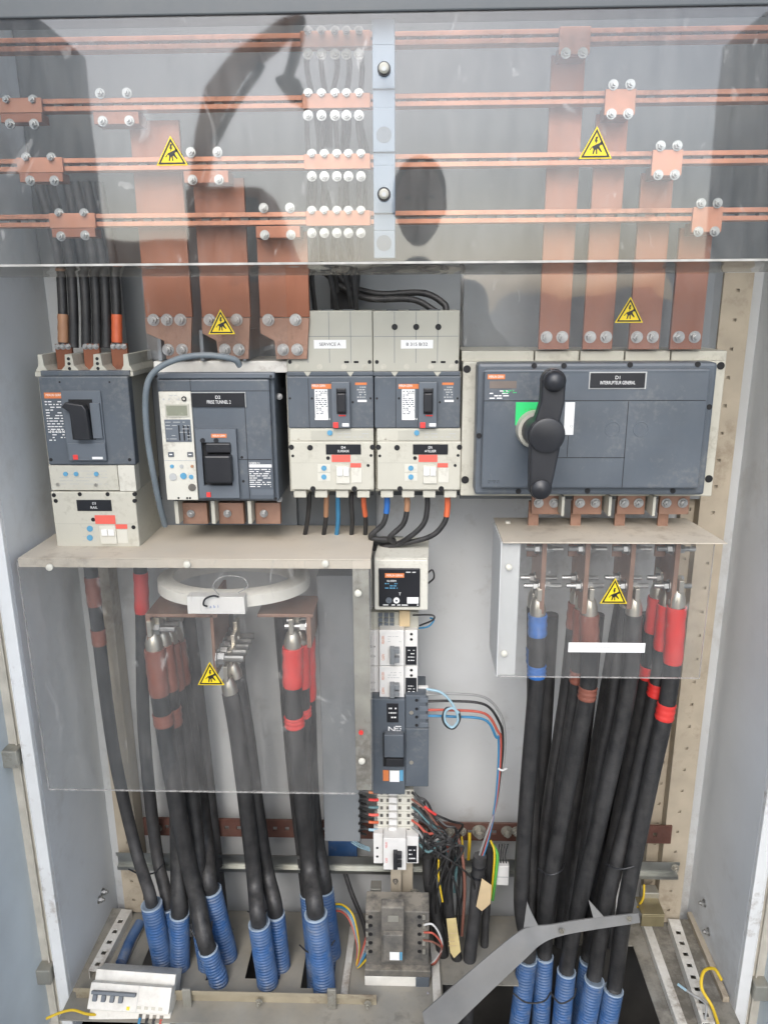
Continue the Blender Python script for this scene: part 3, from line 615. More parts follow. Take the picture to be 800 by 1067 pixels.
l = pb('maker_label', 'orange', t, 220, 452, 236, 456, Y0 - .0097, Y0 - .0091, 0); text(l, 'MERLIN GERIN', 228, 454, Y0 - .01, 2, wpx=13)
pb('push_button', 'red', t, 215, 513, 219.5, 518, Y0 - .011, Y0 - .0091, .0004)
text(t, 'NS800 N', 265, 482.5, Y0 - .0004, 2.4, wpx=11); pb('rating_stripe', 'print_white', t, 259.5, 484, 283, 487, Y0 - .0006, Y0 - .0001, 0)
fine_print(t, 260, 488, 282, 508, Y0 - .0002, 9, seed=9, th=.35); pb('rating_plate', 'slate_light', t, 262, 510, 285, 516, Y0 - .0006, Y0 - .0001, 0)
for x, y in ((162.5, 392), (282, 392), (252, 476.5), (253.5, 501.5), (167, 520), (287, 520)): hole(t, x, y, 1.4, Y0 - (.002 if y < 394 else 0))
for y in (413, 520): bolt(t, P(291, y, Y0 + .04), .004, 'front')
for i in range(3):      # terminal mouths below
    x = 190 + i * 38; pb('lower_terminal', 'copper_dull', t, x, 524, x + 26, 546, Y0 + .035, Y0 + .05, .001); bolt(t, P(x + 9, 535, Y0 + .034), .005)
    pb('phase_barrier', 'grey_case', t, x - 8, 522, x - 4, 546, Y0 + .01, 1.39, .001)
for x in (167, 211, 255): pb('upper_barrier', 'plate_grey', t, x - 3, 344, x + 1, 376, Y0 + .02, 1.39, .001)

# ---- twin four-pole breakers
def twin(dx, label, white, plate, holes3):
    Y0 = 1.272; X = lambda v: v + dx
    def b_(n, m, par, x0, y0, x1, y1, f, bk, bev=.0008): return pb(n, m, par, X(x0), y0, X(x1), y1, f, bk, bev)
    t = root('moulded_case_breaker', label, 'breaker', tuple(P(X(345), 518, Y0)), 'twin four pole breakers')
    tc_ = b_('terminal_cover', 'grey_case', t, 298, 323.5, 388, 387, Y0 + .006, 1.40, .0015)
    for x in (320, 342.5, 365): b_('cover_seam', 'plate_grey', tc_, x, 324.5, x + .6, 378, Y0 + .0057, Y0 + .007, 0)
    b_('cover_seam', 'plate_grey', tc_, 299, 350, 387, 350.6, Y0 + .0057, Y0 + .007, 0)
    for x in (312, 335, 356): b_('top_notch', 'dark_plate', tc_, x, 322.2, x + 12, 323.8, Y0 + .01, Y0 + .05, 0)
    if holes3:
        for x in (320.5, 343, 366): hole(tc_, X(x), 340.5, 3.2, Y0 + .006)
    l = b_('paper_label', 'print_white', tc_, 327, 354, 360.5, 363, Y0 + .0054, Y0 + .0059, 0); text(l, white, X(343.7), 358.5, Y0 + .0051, 3.2, 'label_black', wpx=22)
    for x in (302, 385): hole(tc_, X(x), 377, 2, Y0 + .006)
    for x in (361, 371): b_('slot', 'black_hole', tc_, x - 2.5, 376, x + 2.5, 378.2, Y0 + .0054, Y0 + .007, 0)
    for x in (309, 333, 358, 380): a = MB(); a.disc(X(x), 382, 3, Y0 + .0053, .001, 16); a.build('half_moon', 'cream', tc_)
    b_('rear_case', 'grey_case', t, 300, 387, 389, 512, Y0 + .02, 1.40, .001)
    fc = b_('front_cover', 'slate', t, 299.5, 392, 389, 446, Y0, Y0 + .0195, .0018); b_('top_ledge', 'slate', t, 298.5, 387, 389, 391.5, Y0 + .003, Y0 + .0195, .001)
    b_('cover_seam', 'label_black', fc, 321.5, 394, 322, 446, Y0 - .0003, Y0 + .001, 0)
    for x in (320.5, 365): a = MB(); c = P(X(x), 389, Y0 + .003); a.prism([(c.x, c.z - .006), (c.x + .006, c.z + .003), (c.x - .006, c.z + .003)], Y0 + .0015, Y0 + .0035); a.build('arrow_notch', 'grey_case', t)
    lf = b_('lever_frame', 'slate_light', t, 345.5, 398, 364.5, 446, Y0 - .010, Y0 - .0002, .0012); b_('lever_well', 'black_hole', lf, 350.5, 404.5, 360.5, 431.5, Y0 - .0106, Y0 - .0102, 0)
    b_('lever', 'black_plastic', t, 351.3, 410, 359.8, 429.5, Y0 - .022, Y0 - .0107, .0015); b_('lever_tip', 'black_plastic', t, 350.8, 404.8, 360.2, 409, Y0 - .015, Y0 - .0107, .001)
    b_('trip_button', 'red', t, 347, 440, 352.5, 446, Y0 - .012, Y0 - .0102, .0004); b_('position_mark', 'print_white', t, 356.5, 441, 363.5, 444.3, Y0 - .0108, Y0 - .0102, 0); b_('off_mark', 'tape_red', lf, 353, 432.3, 360, 433.6, Y0 - .0106, Y0 - .0102, 0)
    l = b_('maker_label', 'orange', t, 324.5, 400, 346, 405, Y0 - .0007, Y0 - .0002, 0); text(l, 'MERLIN GERIN', X(332), 401.8, Y0 - .001, 2.4, wpx=14)
    sp = b_('rating_plate', 'print_white', t, 328, 405.6, 341.5, 437.5, Y0 - .0007, Y0 - .0002, 0); fine_print(sp, X(329), 406.5, X(341), 432, Y0 - .0007, 13, 'slate', seed=11, th=.5); text(t, 'NS250 N', X(336), 436.5, Y0 - .0012, 2.2, 'print_white', wpx=16)
    l2 = b_('side_label', 'slate_light', t, 371, 400, 382, 419, Y0 - .0006, Y0 - .0002, 0); b_('side_label_band', 'orange', l2, 370, 398.5, 382, 401, Y0 - .001, Y0 - .0007, 0); fine_print(l2, X(372), 402, X(381), 415, Y0 - .0006, 5, 'print_grey', seed=6); b_('side_label_foot', 'print_white', l2, 372.5, 416.5, 382, 418.8, Y0 - .001, Y0 - .0007, 0)
    for x, y in ((367.5, 419), (302, 415), (325, 415), (386, 415)): hole(t, X(x), y, 1.2, Y0)
    tr = b_('trip_unit', 'cream', t, 302, 446.5, 389, 459.5, Y0 - .001, Y0 + .0195, .0008); b_('trip_window', 'grey_case', tr, 324, 448.5, 388, 459, Y0 - .0016, Y0 - .0011, .0003)
    MB().disc(X(343.5), 451, 2.8, Y0 - .0035, .002, 14).build('dial', 'dial_blue', tr); hole(tr, X(311), 457.5, 1, Y0 - .001, 'sealed_screw', 'tinned'); fine_print(tr, X(352), 450, X(384), 457, Y0 - .0016, 2, 'print_grey', seed=3, th=.2)
    rc = b_('leakage_module', 'cream', t, 302.5, 460, 389.3, 510.5, Y0 - .004, 1.395, .0018)
    b_('module_seam', 'grey_case', rc, 303, 482, 389, 482.5, Y0 - .0042, Y0 - .0039, 0)
    l = b_('name_plate', 'label_black', rc, 339.5, 463, 376, 473.5, Y0 - .0055, Y0 - .0041, .0003); text(l, plate[0], X(357.7), 466.2, Y0 - .0058, 2.6); text(l, plate[1], X(357.7), 470, Y0 - .0058, 2.5, wpx=12)
    for x, y, r in ((323, 466.5, 3), (303.5, 466, 2.8), (388, 466, 2.8), (305, 475, 1.5), (386.5, 474.5, 1.5), (341.7, 477.3, 2), (383.5, 485, 1.6)): hole(rc, X(x), y, r, Y0 - .004)
    b_('warning_strip', 'salmon', rc, 345.5, 474, 365, 481.3, Y0 - .005, Y0 - .0041, 0); b_('warning_strip', 'salmon', rc, 365, 482.7, 376, 487, Y0 - .005, Y0 - .0041, 0)
    for y in (487.8, 497): w_ = b_('dial_window', 'cream_pale', rc, 331, y - 4.2, 344, y + 4, Y0 - .0047, Y0 - .0041, 0); MB().disc(X(337.4), y, 2.8, Y0 - .006, .001, 14).build('dial', 'dial_blue', w_)
    bt = b_('button_block', 'cream_pale', rc, 350, 485, 364.5, 504, Y0 - .007, Y0 - .0041, .0008)
    for x in (351, 357.7): b_('push_button', 'print_white', bt, x, 487.5, x + 5.6, 495.8, Y0 - .010, Y0 - .0071, .0008)
    b_('blank_plate', 'cream_pale', rc, 366, 487.4, 377, 503, Y0 - .005, Y0 - .0041, .0004)
    for x in (326, 369): hole(rc, X(x), 509.3, 2.8, Y0 - .004)
    for k in range(4): b_('terminal_foot', 'cream', t, 306 + 22*k, 511, 319 + 22*k, 518.5, Y0 + .002, Y0 + .05, .001)
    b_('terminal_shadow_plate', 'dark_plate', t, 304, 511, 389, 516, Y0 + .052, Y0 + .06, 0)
    return t
twin(0, 'left one of the twin slate and cream four pole breakers', 'SERVICE A', ('D4', 'BUREAUX'), False)
twin(90.6, 'right twin slate and cream breaker, three round holes in its top cover', 'B 315 B/32', ('D5', 'ATELIER'), True)

# ---- main switch
Y0 = 1.215
t = root('main_switch', 'wide slate main switch with a big black rotary handle and green sticker', 'switch', tuple(P(615, 517, Y0)))
pb('back_plate', 'cream', t, 481, 376, 749, 517, Y0 + .055, Y0 + .075, .002)
for x0, x1 in ((481, 556), (557.5, 603), (604.5, 650), (651.5, 698), (699.5, 757)): pb('terminal_sill', 'cream', t, x0, 365.5, x1, 376.3, Y0 + .07, 1.40, .001)
bd = pb('body', 'slate', t, 496, 378, 741, 516, Y0 + .012, Y0 + .0545, .005)
pb('front_cover', 'slate', t, 503, 384.5, 734.5, 509, Y0, Y0 + .0118, .003)
pb('cover_ridge', 'slate_light', t, 503.5, 386, 738, 387.2, Y0 - .0012, Y0 - .0002, 0)
for sm in ((504, 417, 735, 417.7), (651, 418, 651.7, 508), (577, 476.5, 651, 477.2), (591, 454, 591.6, 476)): pb('cover_seam', 'label_black', t, *sm, Y0 - .0003, Y0 + .001, 0)
for x, y in ((486.5, 384.5), (751, 381), (484.5, 500), (738.5, 499)): MB().disc(x, y, 4, Y0 + .054, .003, 16).build('corner_screw', 'black_hole', t)
for x, y in ((556.5, 381), (587.5, 381), (656.5, 380), (727, 379.5), (499, 454), (739, 424), (612, 511.5), (701, 511.5), (540, 512)): MB().disc(x, y, 2.9, Y0 + .0112, .002, 14).build('cover_screw', 'black_hole', t)
for x in (638, 667.5):
    c = P(x, 447, Y0 - .0002); r = 7.6 * mpp(x, 447, Y0); MB().tube([c + Vector((math.cos(a*math.pi/16)*r, 0, math.sin(a*math.pi/16)*r)) for a in range(33)], .0007, 6).build('knockout_ring', 'slate_light', t, smooth=True)
l = pb('name_plate', 'label_black', t, 615, 388.5, 672, 404, Y0 - .003, Y0 - .0012, .0003); text(l, 'D1', 643.5, 393.2, Y0 - .0034, 3.4); text(l, 'INTERRUPTEUR GENERAL', 643.5, 398.6, Y0 - .0034, 3.6, wpx=36)
pb('name_plate_frame', 'print_grey', t, 613.5, 387.2, 673.5, 405.3, Y0 - .0011, Y0 - .0002, .0003)
l = pb('maker_label', 'orange', t, 508, 390, 526, 395, Y0 - .0007, Y0 - .0002, 0); text(l, 'MERLIN GERIN', 517, 392.4, Y0 - .001, 2.4, wpx=15)
pb('dull_label', mat('dull_brown', (.16, .13, .11), .5), t, 510, 397, 538, 404.5, Y0 - .0006, Y0 - .0002, 0)
fine_print(t, 510, 406, 530, 416, Y0 - .0002, 4, 'print_white', seed=2); fine_print(t, 524, 406, 538, 410, Y0 - .0004, 2, 'green', seed=5)
fine_print(t, 506, 500, 520, 504, Y0 - .0002, 2, 'label_black', seed=8, th=.25)
gs = pb('green_sticker', 'green', t, 537, 419, 565, 443, Y0 - .0008, Y0 - .0002, 0); text(gs, 'I  ON', 552, 427, Y0 - .001, 3, 'wire_green')
ws = pb('white_sticker', 'print_white', t, 588, 419, 598, 453, Y0 - .0008, Y0 - .0002, 0); text(ws, 'O', 595, 444, Y0 - .001, 2.6, 'print_grey')
c0 = P(557.5, 447, Y0); MB().tube([c0 + Vector((0, -.0003, 0)), c0 + Vector((0, -.016, 0))], [.031, .029], 32).build('handle_collar', 'grey_case', t, smooth=True)
Yh = Y0 - .085
top, hub, bot = P(577, 397, Yh), P(569, 453, Yh), P(563, 509, Yh)
s_ = mpp(569, 453, Yh)
MB().tube([Vector((c0.x, Y0 - .016, c0.z)), Vector((hub.x, Yh + .02, hub.z))], [.024, .022], 24).build('handle_shaft', 'black_plastic', t, smooth=True)
hp = []
def lobe(cn, r, a0, a1, n=12): return [(cn.x + r*s_*math.cos(R(a0 + (a1-a0)*k/n)), cn.z + r*s_*math.sin(R(a0 + (a1-a0)*k/n))) for k in range(n+1)]
hp += lobe(top, 12.5, -15, 195); hp += [(top.x - 12.3*s_, top.z - 22*s_)]; hp += lobe(hub, 19.5, 130, 215); hp += [(bot.x - 12.5*s_, bot.z + 18*s_)]
hp += lobe(bot, 12, 165, 375); hp += [(bot.x + 14*s_, bot.z + 18*s_)]; hp += lobe(hub, 19.5, -40, 48); hp += [(top.x + 11.8*s_, top.z - 22*s_)]
h_ = MB().prism(hp, Yh - .004, Yh + .022).build('rotary_handle', 'black_plastic', t, .006, seg=4)
for cn, r, d in ((top, 11, .012), (bot, 11, .010)):
    MB().tube([Vector((cn.x, Yh - .003, cn.z)), Vector((cn.x, Yh - .003 - d*.6, cn.z)), Vector((cn.x, Yh - .003 - d, cn.z)), Vector((cn.x, Yh - .003 - d*1.15, cn.z))], [r*s_, r*s_*.93, r*s_*.6, r*s_*.1], 24).build('grip_knob', 'black_plastic', h_, smooth=True)
MB().tube([Vector((hub.x, Yh - .003, hub.z)), Vector((hub.x, Yh - .009, hub.z)), Vector((hub.x, Yh - .0105, hub.z))], [18.5*s_, 18*s_, 15*s_], 32).build('hub_cap', 'black_plastic', h_, smooth=True)
for i, (xa_, xb_) in enumerate(((561, 577), (604, 620), (650, 665), (694, 711))):
    tb = pb('lower_terminal', 'copper_dull', t, xa_ - 7, 516.5, xb_ + 7, 536, Y0 + .06, Y0 + .07, .0006)
    for x in (xa_, xb_): bolt(t, P(x, 524, Y0 + .0595), .006)
for x in (585, 634, 680): pb('phase_barrier', 'grey_case', t, x, 517.5, x + 3, 538, Y0 + .03, 1.38, .0006)

# ---- grey hose looping over the breaker with display
hp_ = [P(250, 381, 1.245), P(243, 374, 1.235), P(215, 370, 1.225), P(185, 374, 1.225), P(160, 388, 1.225), P(152, 410, 1.225), P(153, 450, 1.23), P(159, 490, 1.235), P(166, 525, 1.25), P(172, 548, 1.27)]
sp = spline(hp_, 22); single(MB().tube(sp, [.0052 if k % 2 else .0047 for k in range(len(sp))], 10), 'flexible_hose', 'grey_hose', 'thin grey corrugated hose looping round the breaker with display', 'hose', smooth=True)
# cables above the twin breakers
for i, (pts, lab) in enumerate((([(340, 285, 1.36), (358, 300, 1.355), (385, 311, 1.345), (430, 312, 1.335), (455, 325, 1.33)], 'lower'), ([(350, 284, 1.37), (365, 298, 1.365), (395, 306, 1.355), (440, 305, 1.345), (462, 316, 1.335), (465, 326, 1.33)], 'upper'))):
    cable(f'black cable curving over the right twin breaker, {lab} of two', PP(pts), .0055, 'rubber', (), 'cables over the twin breakers', ties=(.55, .75))
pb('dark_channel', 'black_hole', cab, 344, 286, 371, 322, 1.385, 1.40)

# ---- tails below the twin breakers
tails = [(322, 'black', 'rubber', None, 1), (340, 'tan sleeved', 'rubber', 'tape_tan', 2), (352, 'blue', 'wire_blue', None, 3), (366, 'black', 'rubber', None, 4), (379, 'orange sleeved', 'rubber', 'tape_orange', 5)]
for x, cn, m, tp, k in tails:
    cable(f'{cn} tail under the left twin breaker, {["leftmost","second from left","in the middle","fourth from left","rightmost"][k-1]}', [P(x, 513, 1.315), P(x, 525, 1.315), P(x - 3 + k, 545, 1.33), P(x - 10 + k*2, 575, 1.36)], .0042, m, [(.02, .35, tp)] if tp else (), 'tails under the left twin breaker')
for x, cn, m, tp, xe, ye, k in ((403, 'blue banded', 'rubber', 'tape_blue', 392, 566, 1), (424, 'tan banded', 'rubber', 'tape_tan', 392, 570, 2), (445, 'plain black', 'rubber', None, 392, 571, 3), (466, 'red banded', 'rubber', 'tape_orange', 388, 572, 4)):
    cable(f'{cn} cable swinging left under the right twin breaker', [P(x, 512, 1.30), P(x, 530, 1.30), P(x - 4, 546, 1.30), P(x - 16 - k, 560, 1.305), P(xe + 18, ye - 3, 1.32), P(xe - 10, ye + 1, 1.34)], .0048, m, [(.02, .20, tp)] if tp else (), 'cables swinging left under the right twin breaker')

# ================================================================== LEFT TERMINAL SHIELD
Yf = 1.197; z1 = P(200, 583, Yf).z; z0 = P(200, 825, Yf).z; ybk = 1.40
xl, xr, xk = P(34, 700, Yf).x, P(386, 580, Yf).x, P(368, 700, Yf).x
xl = max(xl, XL + .004)
t = root('terminal_shield', 'left clear terminal shield with beige top plate over the ring and three cable groups', 'cover', ((xl+xr)/2, Yf, z0), 'clear terminal shields')
MB().box(xl, xr, Yf + .003, ybk, z1 - .002, z1).build('top_plate', 'cover_beige', t, .0008)
MB().box(xl, xr, Yf + .0031, Yf + .005, z1 - .016, z1 - .0021).build('top_lip', 'cover_beige', t)
MB().sheet(xl, xk, Yf, Yf + .003, z0, z1 - .0005).build('clear_front', 'acrylic', t)
sd = MB(); sd.extrude([(xk + .0005, Yf, z0), (xr, Yf + .002, z0), (xr, Yf + .002, z1 - .0005), (xk + .0005, Yf, z1 - .0005)], (0, .003, 0)); sd.build('clear_corner', 'acrylic', t)
MB().box(xr - .0025, xr, Yf + .0055, Yf + .11, z0, z1 - .003).build('clear_side', 'acrylic', t)
MB().box(xk + .001, xr - .003, Yf + .0056, Yf + .0075, z0 + .004, z1 - .017).build('side_flange', 'zinc_dusty', t, .0005)
for x, y in ((52, 591), (195, 588), (339, 587), (373, 618), (377, 793)):
    b = MB(); c = P(x, y, Yf); b.tube([c, c + Vector((0, -.003, 0)), c + Vector((0, -.0045, 0))], [.0062, .0058, .003], 18); b.build('plastic_screw', 'cream_pale', t, smooth=True)
hole(t, 376, 764, 2.5, Yf - .0005, 'red_mark', 'tape_red')
MB().box(xl, xk, Yf, Yf + .003, z0 - .0016, z0 - .0001).build('cut_edge', 'sheet_edge', t); MB().box(xl - .0013, xl - .0001, Yf, Yf + .003, z0, z1 - .004).build('cut_edge', 'sheet_edge', t)
warning(t, 220, 690, 714, 28, Yf - .001)
# ring current transformer
Yr = 1.325; c = P(244, 602, Yr); zc = P(244, 633, 1.22).z
t = root('current_transformer', 'flat beige ring transformer lying level under the left beige top plate', 'transformer', (c.x, Yr, zc))
ri = MB(); N = 56; rx, ry = abs(P(322, 605, 1.325).x - P(166, 605, 1.325).x) / 2, .108
for k in range(N):
    a = 2*math.pi*k/N
    for (ro, zz) in ((1, 0), (1, .020), (.95, .024), (.80, .024), (.78, .020), (.78, 0)): ri.v.append((c.x + rx*ro*math.cos(a), Yr - .0 + (ry + (rx*ro - rx))*math.sin(a), zc + zz))
for k in range(N):
    j = (k+1) % N
    for q in range(6): u = (q+1) % 6; ri.f.append((k*6+q, j*6+q, j*6+u, k*6+u))
ri.build('ring', 'beige_ring', t, smooth=True)
nb = pb('connection_block', 'white_plastic', t, 195, 622, 255, 640, 1.204, 1.226, .001)
text(nb, 'a b 1', 223, 632, 1.2037, 3.5, 'tape_blue')
MB().tube(spline(PP([(216, 632, 1.198), (212, 630, 1.196), (214, 624, 1.195), (222, 621, 1.197), (228, 622, 1.2)]), 8), .0016, 8).build('block_tag', 'label_black', nb, smooth=True)
wr = MB(); wr.tube(spline(PP([(228, 620, 1.21), (222, 610, 1.21), (232, 601, 1.215), (252, 602, 1.215), (258, 611, 1.212), (248, 618, 1.21)]), 8), .0011, 6); wr.build('lead_wire', 'wire_grey', t, smooth=True)
# copper brackets with lugs
YL = 1.25
def bracket(label, x0, x1, y0, xv, yv, flip, cat='busbar'):
    zz = P(x0, y0, YL).z; t = root('copper_bracket', label, cat, (P(x0, y0, YL).x, YL, P(x0, yv, YL).z), 'copper brackets in the left shield')
    a, b_ = P(x0, y0, YL).x, P(x1, y0, YL).x; e = P(xv, y0, YL).x
    top = MB(); top.extrude([(a, YL, zz), (b_, YL, zz), (b_ if flip else b_ , YL + .09, zz + .0), (a if not flip else a, YL + .09, zz)], (0, 0, -.006)); top.build('flat', 'copper_dull', t, .0006)
    MB().box(e - .004, e + .004, YL + .001, YL + .10, P(x0, yv, YL).z, zz - .0062).build('web', 'copper_dull', t, .0006)
    s_ = 1 if not flip else -1
    for k in range(4): bolt(t, (e + s_*.0042, YL + .014 + k*.024, P(x0, (y0 + yv)/2 - 2, YL).z), .0105, 'right' if s_ > 0 else 'left', long=.02)
    return t
BR = bracket('copper bracket with bolts left of the ring connection block', 151, 226, 640, 153, 682, False)
BR2 = bracket('copper bracket with bolts right of the ring connection block', 268, 326, 640, 321, 675, True)
t = root('copper_bracket', 'thin vertical copper bar with a row of bolts under the ring', 'busbar', tuple(P(221, 712, YL)), 'copper brackets in the left shield')
a = P(220, 640, YL); MB().box(a.x - .003, a.x + .003, YL, YL + .11, P(220, 705, YL).z, zc - .002).build('web', 'copper_dull', t, .0006)
for k in range(5): bolt(t, (a.x + .0032, YL + .008 + k*.024, P(220, 690, YL).z + .004), .0120, 'right', long=.026)
# blue conduits, left floor (placed first so that the cables can run into them)
lc = 'blue corrugated conduits on the left floor'
for key, rim, base, r, dy, lab in (('a', (158, 943), (170, 1004), .0215, 0, 'nearest the perforated floor rail'), ('b', (176, 946), (188, 1000), .0200, .02, 'just behind the one by the left floor rail'), ('c', (187, 953), (188, 1008), .0200, 0, 'standing straight, in front of two others'),
        ('d', (210, 968), (216, 1008), .0185, 0, 'half hidden behind the low leaning one'), ('e', (220, 928), (237, 998), .0215, 0, 'tall, behind the brown taped cables'), ('f', (217, 990), (228, 1024), .0195, 0, 'lowest, leaning, at the front'),
        ('g', (270, 963), (279, 1026), .0215, 0, 'front one of the middle pair'), ('h', (287, 953), (293, 1008), .0190, 0, 'rear one of the middle pair'),
        ('i', (322, 932), (328, 1000), .0190, .01, 'left rear of the three under the red taped cables'), ('j', (338, 928), (346, 995), .0190, .01, 'right rear of the three under the red taped cables'), ('k', (329, 953), (338, 1032), .0225, 0, 'front of the three under the red taped cables')):
    conduit('blue corrugated conduit ' + lab, rim, base, r, lc, dy, key)
# far-left cables
cg = 'power cables in the left shield'
cable('black cable nearest the left wall, brown tape at its top', PP([(94, 588, 1.33), (100, 640, 1.33), (118, 780, 1.345), (140, 880, 1.345)]) + into('a'), .0125, 'rubber_grey', [(.03, .10, 'tape_brown'), (.16, .2, 'tape_brown')], cg)
cable('black cable second from the left wall, red tape at its top', PP([(146, 588, 1.35), (148, 640, 1.35), (150, 760, 1.355), (162, 880, 1.36)]) + into('b'), .0125, 'rubber_grey', [(.02, .12, 'tape_red')], cg)
Zc = {}
# brown phase
for i, (tx, ty, Y, path, tp, lab, ck) in enumerate((
    (161, 676, 1.262, [(166, 720, 1.262), (178, 800, 1.265), (192, 880, 1.275), (206, 940, 1.262)], [(.0, .13, 'tape_brown'), (.185, .22, 'tape_brown')], 'front', 'f'),
    (170, 672, 1.286, [(176, 716, 1.286), (184, 800, 1.295), (186, 880, 1.30)], [(.0, .14, 'tape_brown'), (.2, .26, 'tape_brown')], 'second', 'c'),
    (177, 670, 1.310, [(183, 716, 1.31), (196, 800, 1.325), (204, 880, 1.31)], [(.0, .14, 'tape_brown')], 'third', 'd'),
    (183, 668, 1.334, [(190, 716, 1.334), (204, 800, 1.36), (213, 870, 1.36)], [(.0, .14, 'tape_brown')], 'rear', 'e'))):
    cable(f'thick black cable with brown tape under the left copper bracket, {lab} of four', PP([(tx, ty, Y)] + path) + into(ck), .0170, 'rubber', tp, cg, lug=.03)
for i, (tx, ty, Y, path, lab, ck) in enumerate((
    (240, 722, 1.262, [(248, 770, 1.262), (258, 850, 1.27), (265, 915, 1.275)], 'front', 'g'),
    (245, 706, 1.286, [(256, 760, 1.286), (268, 850, 1.295), (277, 905, 1.31)], 'second', 'h'),
    (247, 690, 1.310, [(256, 750, 1.31), (262, 850, 1.33), (272, 905, 1.325)], 'third', 'h'),
    (248, 676, 1.334, [(252, 740, 1.334), (258, 840, 1.35), (264, 900, 1.33)], 'rear', 'g'))):
    cable(f'plain thick black cable under the ring, {lab} of four', PP([(tx, ty, Y)] + path) + [q + Vector((0, (0, 0, .008, .012)[i], 0)) for q in into(ck)], .0155 if i < 2 else .012, 'rubber', (), cg, lug=.03)
for i, (tx, ty, Y, path, tp, lab, ck) in enumerate((
    (305, 674, 1.262, [(306, 740, 1.262), (314, 830, 1.275), (322, 900, 1.285)], [(.0, .12, 'tape_red'), (.215, .25, 'tape_red')], 'front', 'k'),
    (312, 670, 1.286, [(314, 740, 1.286), (318, 830, 1.30), (322, 880, 1.32)], [(.0, .14, 'tape_red'), (.21, .24, 'tape_red')], 'second', 'i'),
    (318, 664, 1.310, [(320, 740, 1.31), (324, 830, 1.33), (330, 880, 1.345)], [(.0, .2, 'tape_red')], 'rear', 'j'))):
    cable(f'thick black cable with red tape under the left shield, {lab} of three', PP([(tx, ty, Y)] + path) + into(ck), .0170, 'rubber', tp, cg, lug=.03)
def tie(label, pts, grp='cable ties round the conduits', r=.0016): wire(label, PP(pts), r, 'black_plastic', grp, name='cable_tie')
tie('black cable tie looping round the front middle conduits', [(258, 950, 1.26), (268, 953, 1.25), (282, 946, 1.265), (286, 930, 1.29)])
tie('black cable tie round the right conduits of the left floor', [(312, 985, 1.27), (322, 993, 1.255), (338, 993, 1.252), (349, 980, 1.27)])
tie('pale cable tie on the low leaning conduit', [(198, 968, 1.25), (207, 981, 1.24), (219, 976, 1.24), (221, 960, 1.25)])

# ================================================================== RIGHT TERMINAL SHIELD
Yf = 1.205; z1 = P(640, 564, Yf).z; z0 = P(627, 706, Yf).z; xl, xr = P(521, 630, Yf).x, P(737, 630, Yf).x
t = root('terminal_shield', 'right clear terminal shield with beige top plate and a blank white strip', 'cover', ((xl+xr)/2, Yf, z0), 'clear terminal shields')
tp_ = MB(); tp_.extrude([(xl, Yf - .008, z1), (P(758, 567, Yf - .008).x, Yf - .008, z1), (xr + .002, 1.345, z1), (xl, 1.345, z1)], (0, 0, -.002)); tp_.build('top_plate', 'cover_beige', t, .0006)
MB().sheet(xl, xr, Yf, Yf + .003, z0, z1 - .0025).build('clear_front', 'acrylic', t)
MB().box(xl - .0022, xl - .0002, Yf, Yf + .12, z0, z1 - .0025).build('side_plate', 'back', t)
MB().box(xl + .0002, xl + .030, Yf + .0035, Yf + .0055, z0 + .002, z1 - .003).build('side_flange', 'back', t)
for x, y in ((530, 591), (525, 681)):
    b = MB(); c = P(x, y, Yf); b.tube([c, c + Vector((0, -.003, 0)), c + Vector((0, -.0045, 0))], [.0056, .0052, .003], 18); b.build('plastic_screw', 'cream_pale', t, smooth=True)
c = G(529, 545, z1); MB().tube([(c.x, c.y, z1), (c.x, c.y, z1 + .004)], .005, 14).build('plastic_screw', 'cream_pale', t, smooth=True)
MB().box(xl, xr, Yf, Yf + .003, z0 - .0014, z0 - .0001).build('cut_edge', 'sheet_edge', t); MB().box(xr + .0001, xr + .0013, Yf, Yf + .003, z0, z1 - .004).build('cut_edge', 'sheet_edge', t)
warning(t, 639, 602.5, 629, 28, Yf - .001)
wl = pb('blank_strip', 'print_white', t, 592, 670, 672, 680, Yf - .001, Yf - .0004, 0); text(wl, 'ARRIVEE TRANSFORMATEUR', 632, 675, Yf - .0013, 2, 'print_grey', wpx=44)
rcg = 'blue corrugated conduits at the bottom right'
for key, rim, base, r, lab in (('A', (549, 1000), (538, 1090), .0200, 'leftmost, beside the bent steel strip'), ('B', (567, 997), (562, 1085), .0185, 'second from left'), ('C', (590, 1013), (582, 1095), .0190, 'third from left'), ('D', (613, 1002), (602, 1080), .0185, 'behind the two nearest the dark opening'), ('E', (619, 1022), (604, 1100), .0200, 'second from the dark opening'), ('F', (639, 1032), (626, 1100), .0200, 'nearest the dark opening')):
    conduit('blue corrugated conduit at bottom right, ' + lab, rim, base, r, rcg, .012, key, z0=ZF - .17)
# copper tabs with bolts, then cables
rg = 'power cables in the right shield'
tabs = ((566, 640, 'first from the left'), (611, 640, 'second from the left'), (658, 635, 'third from the left'), (704, 636, 'rightmost'))
for i, (x, yb, lab) in enumerate(tabs):
    Y = 1.245; a = P(x, 600, Y); t = root('copper_tab', f'upright copper tab with bolts in the right shield, {lab}', 'busbar', tuple(P(x, yb, Y)), 'copper tabs in the right shield')
    MB().box(a.x - .004, a.x + .004, Y, Y + .10, P(x, yb, Y).z, P(x, 566, Y).z).build('web', 'copper_dull', t, .0006)
    MB().box(a.x - .022, a.x - .0042, Y + .05, Y + .056, P(x, 590, Y).z, P(x, 530, Y).z).build('flange', 'copper_dull', t, .0006)
    for k in range(2):
        for yy in (575, 614): bolt(t, (a.x - .0042, Y + .016 + k*.04, P(x, yy, Y).z), .008, 'left', long=.010); bolt(t, (a.x + .0042, Y + .016 + k*.04, P(x, yy, Y).z), .008, 'right', long=.014)
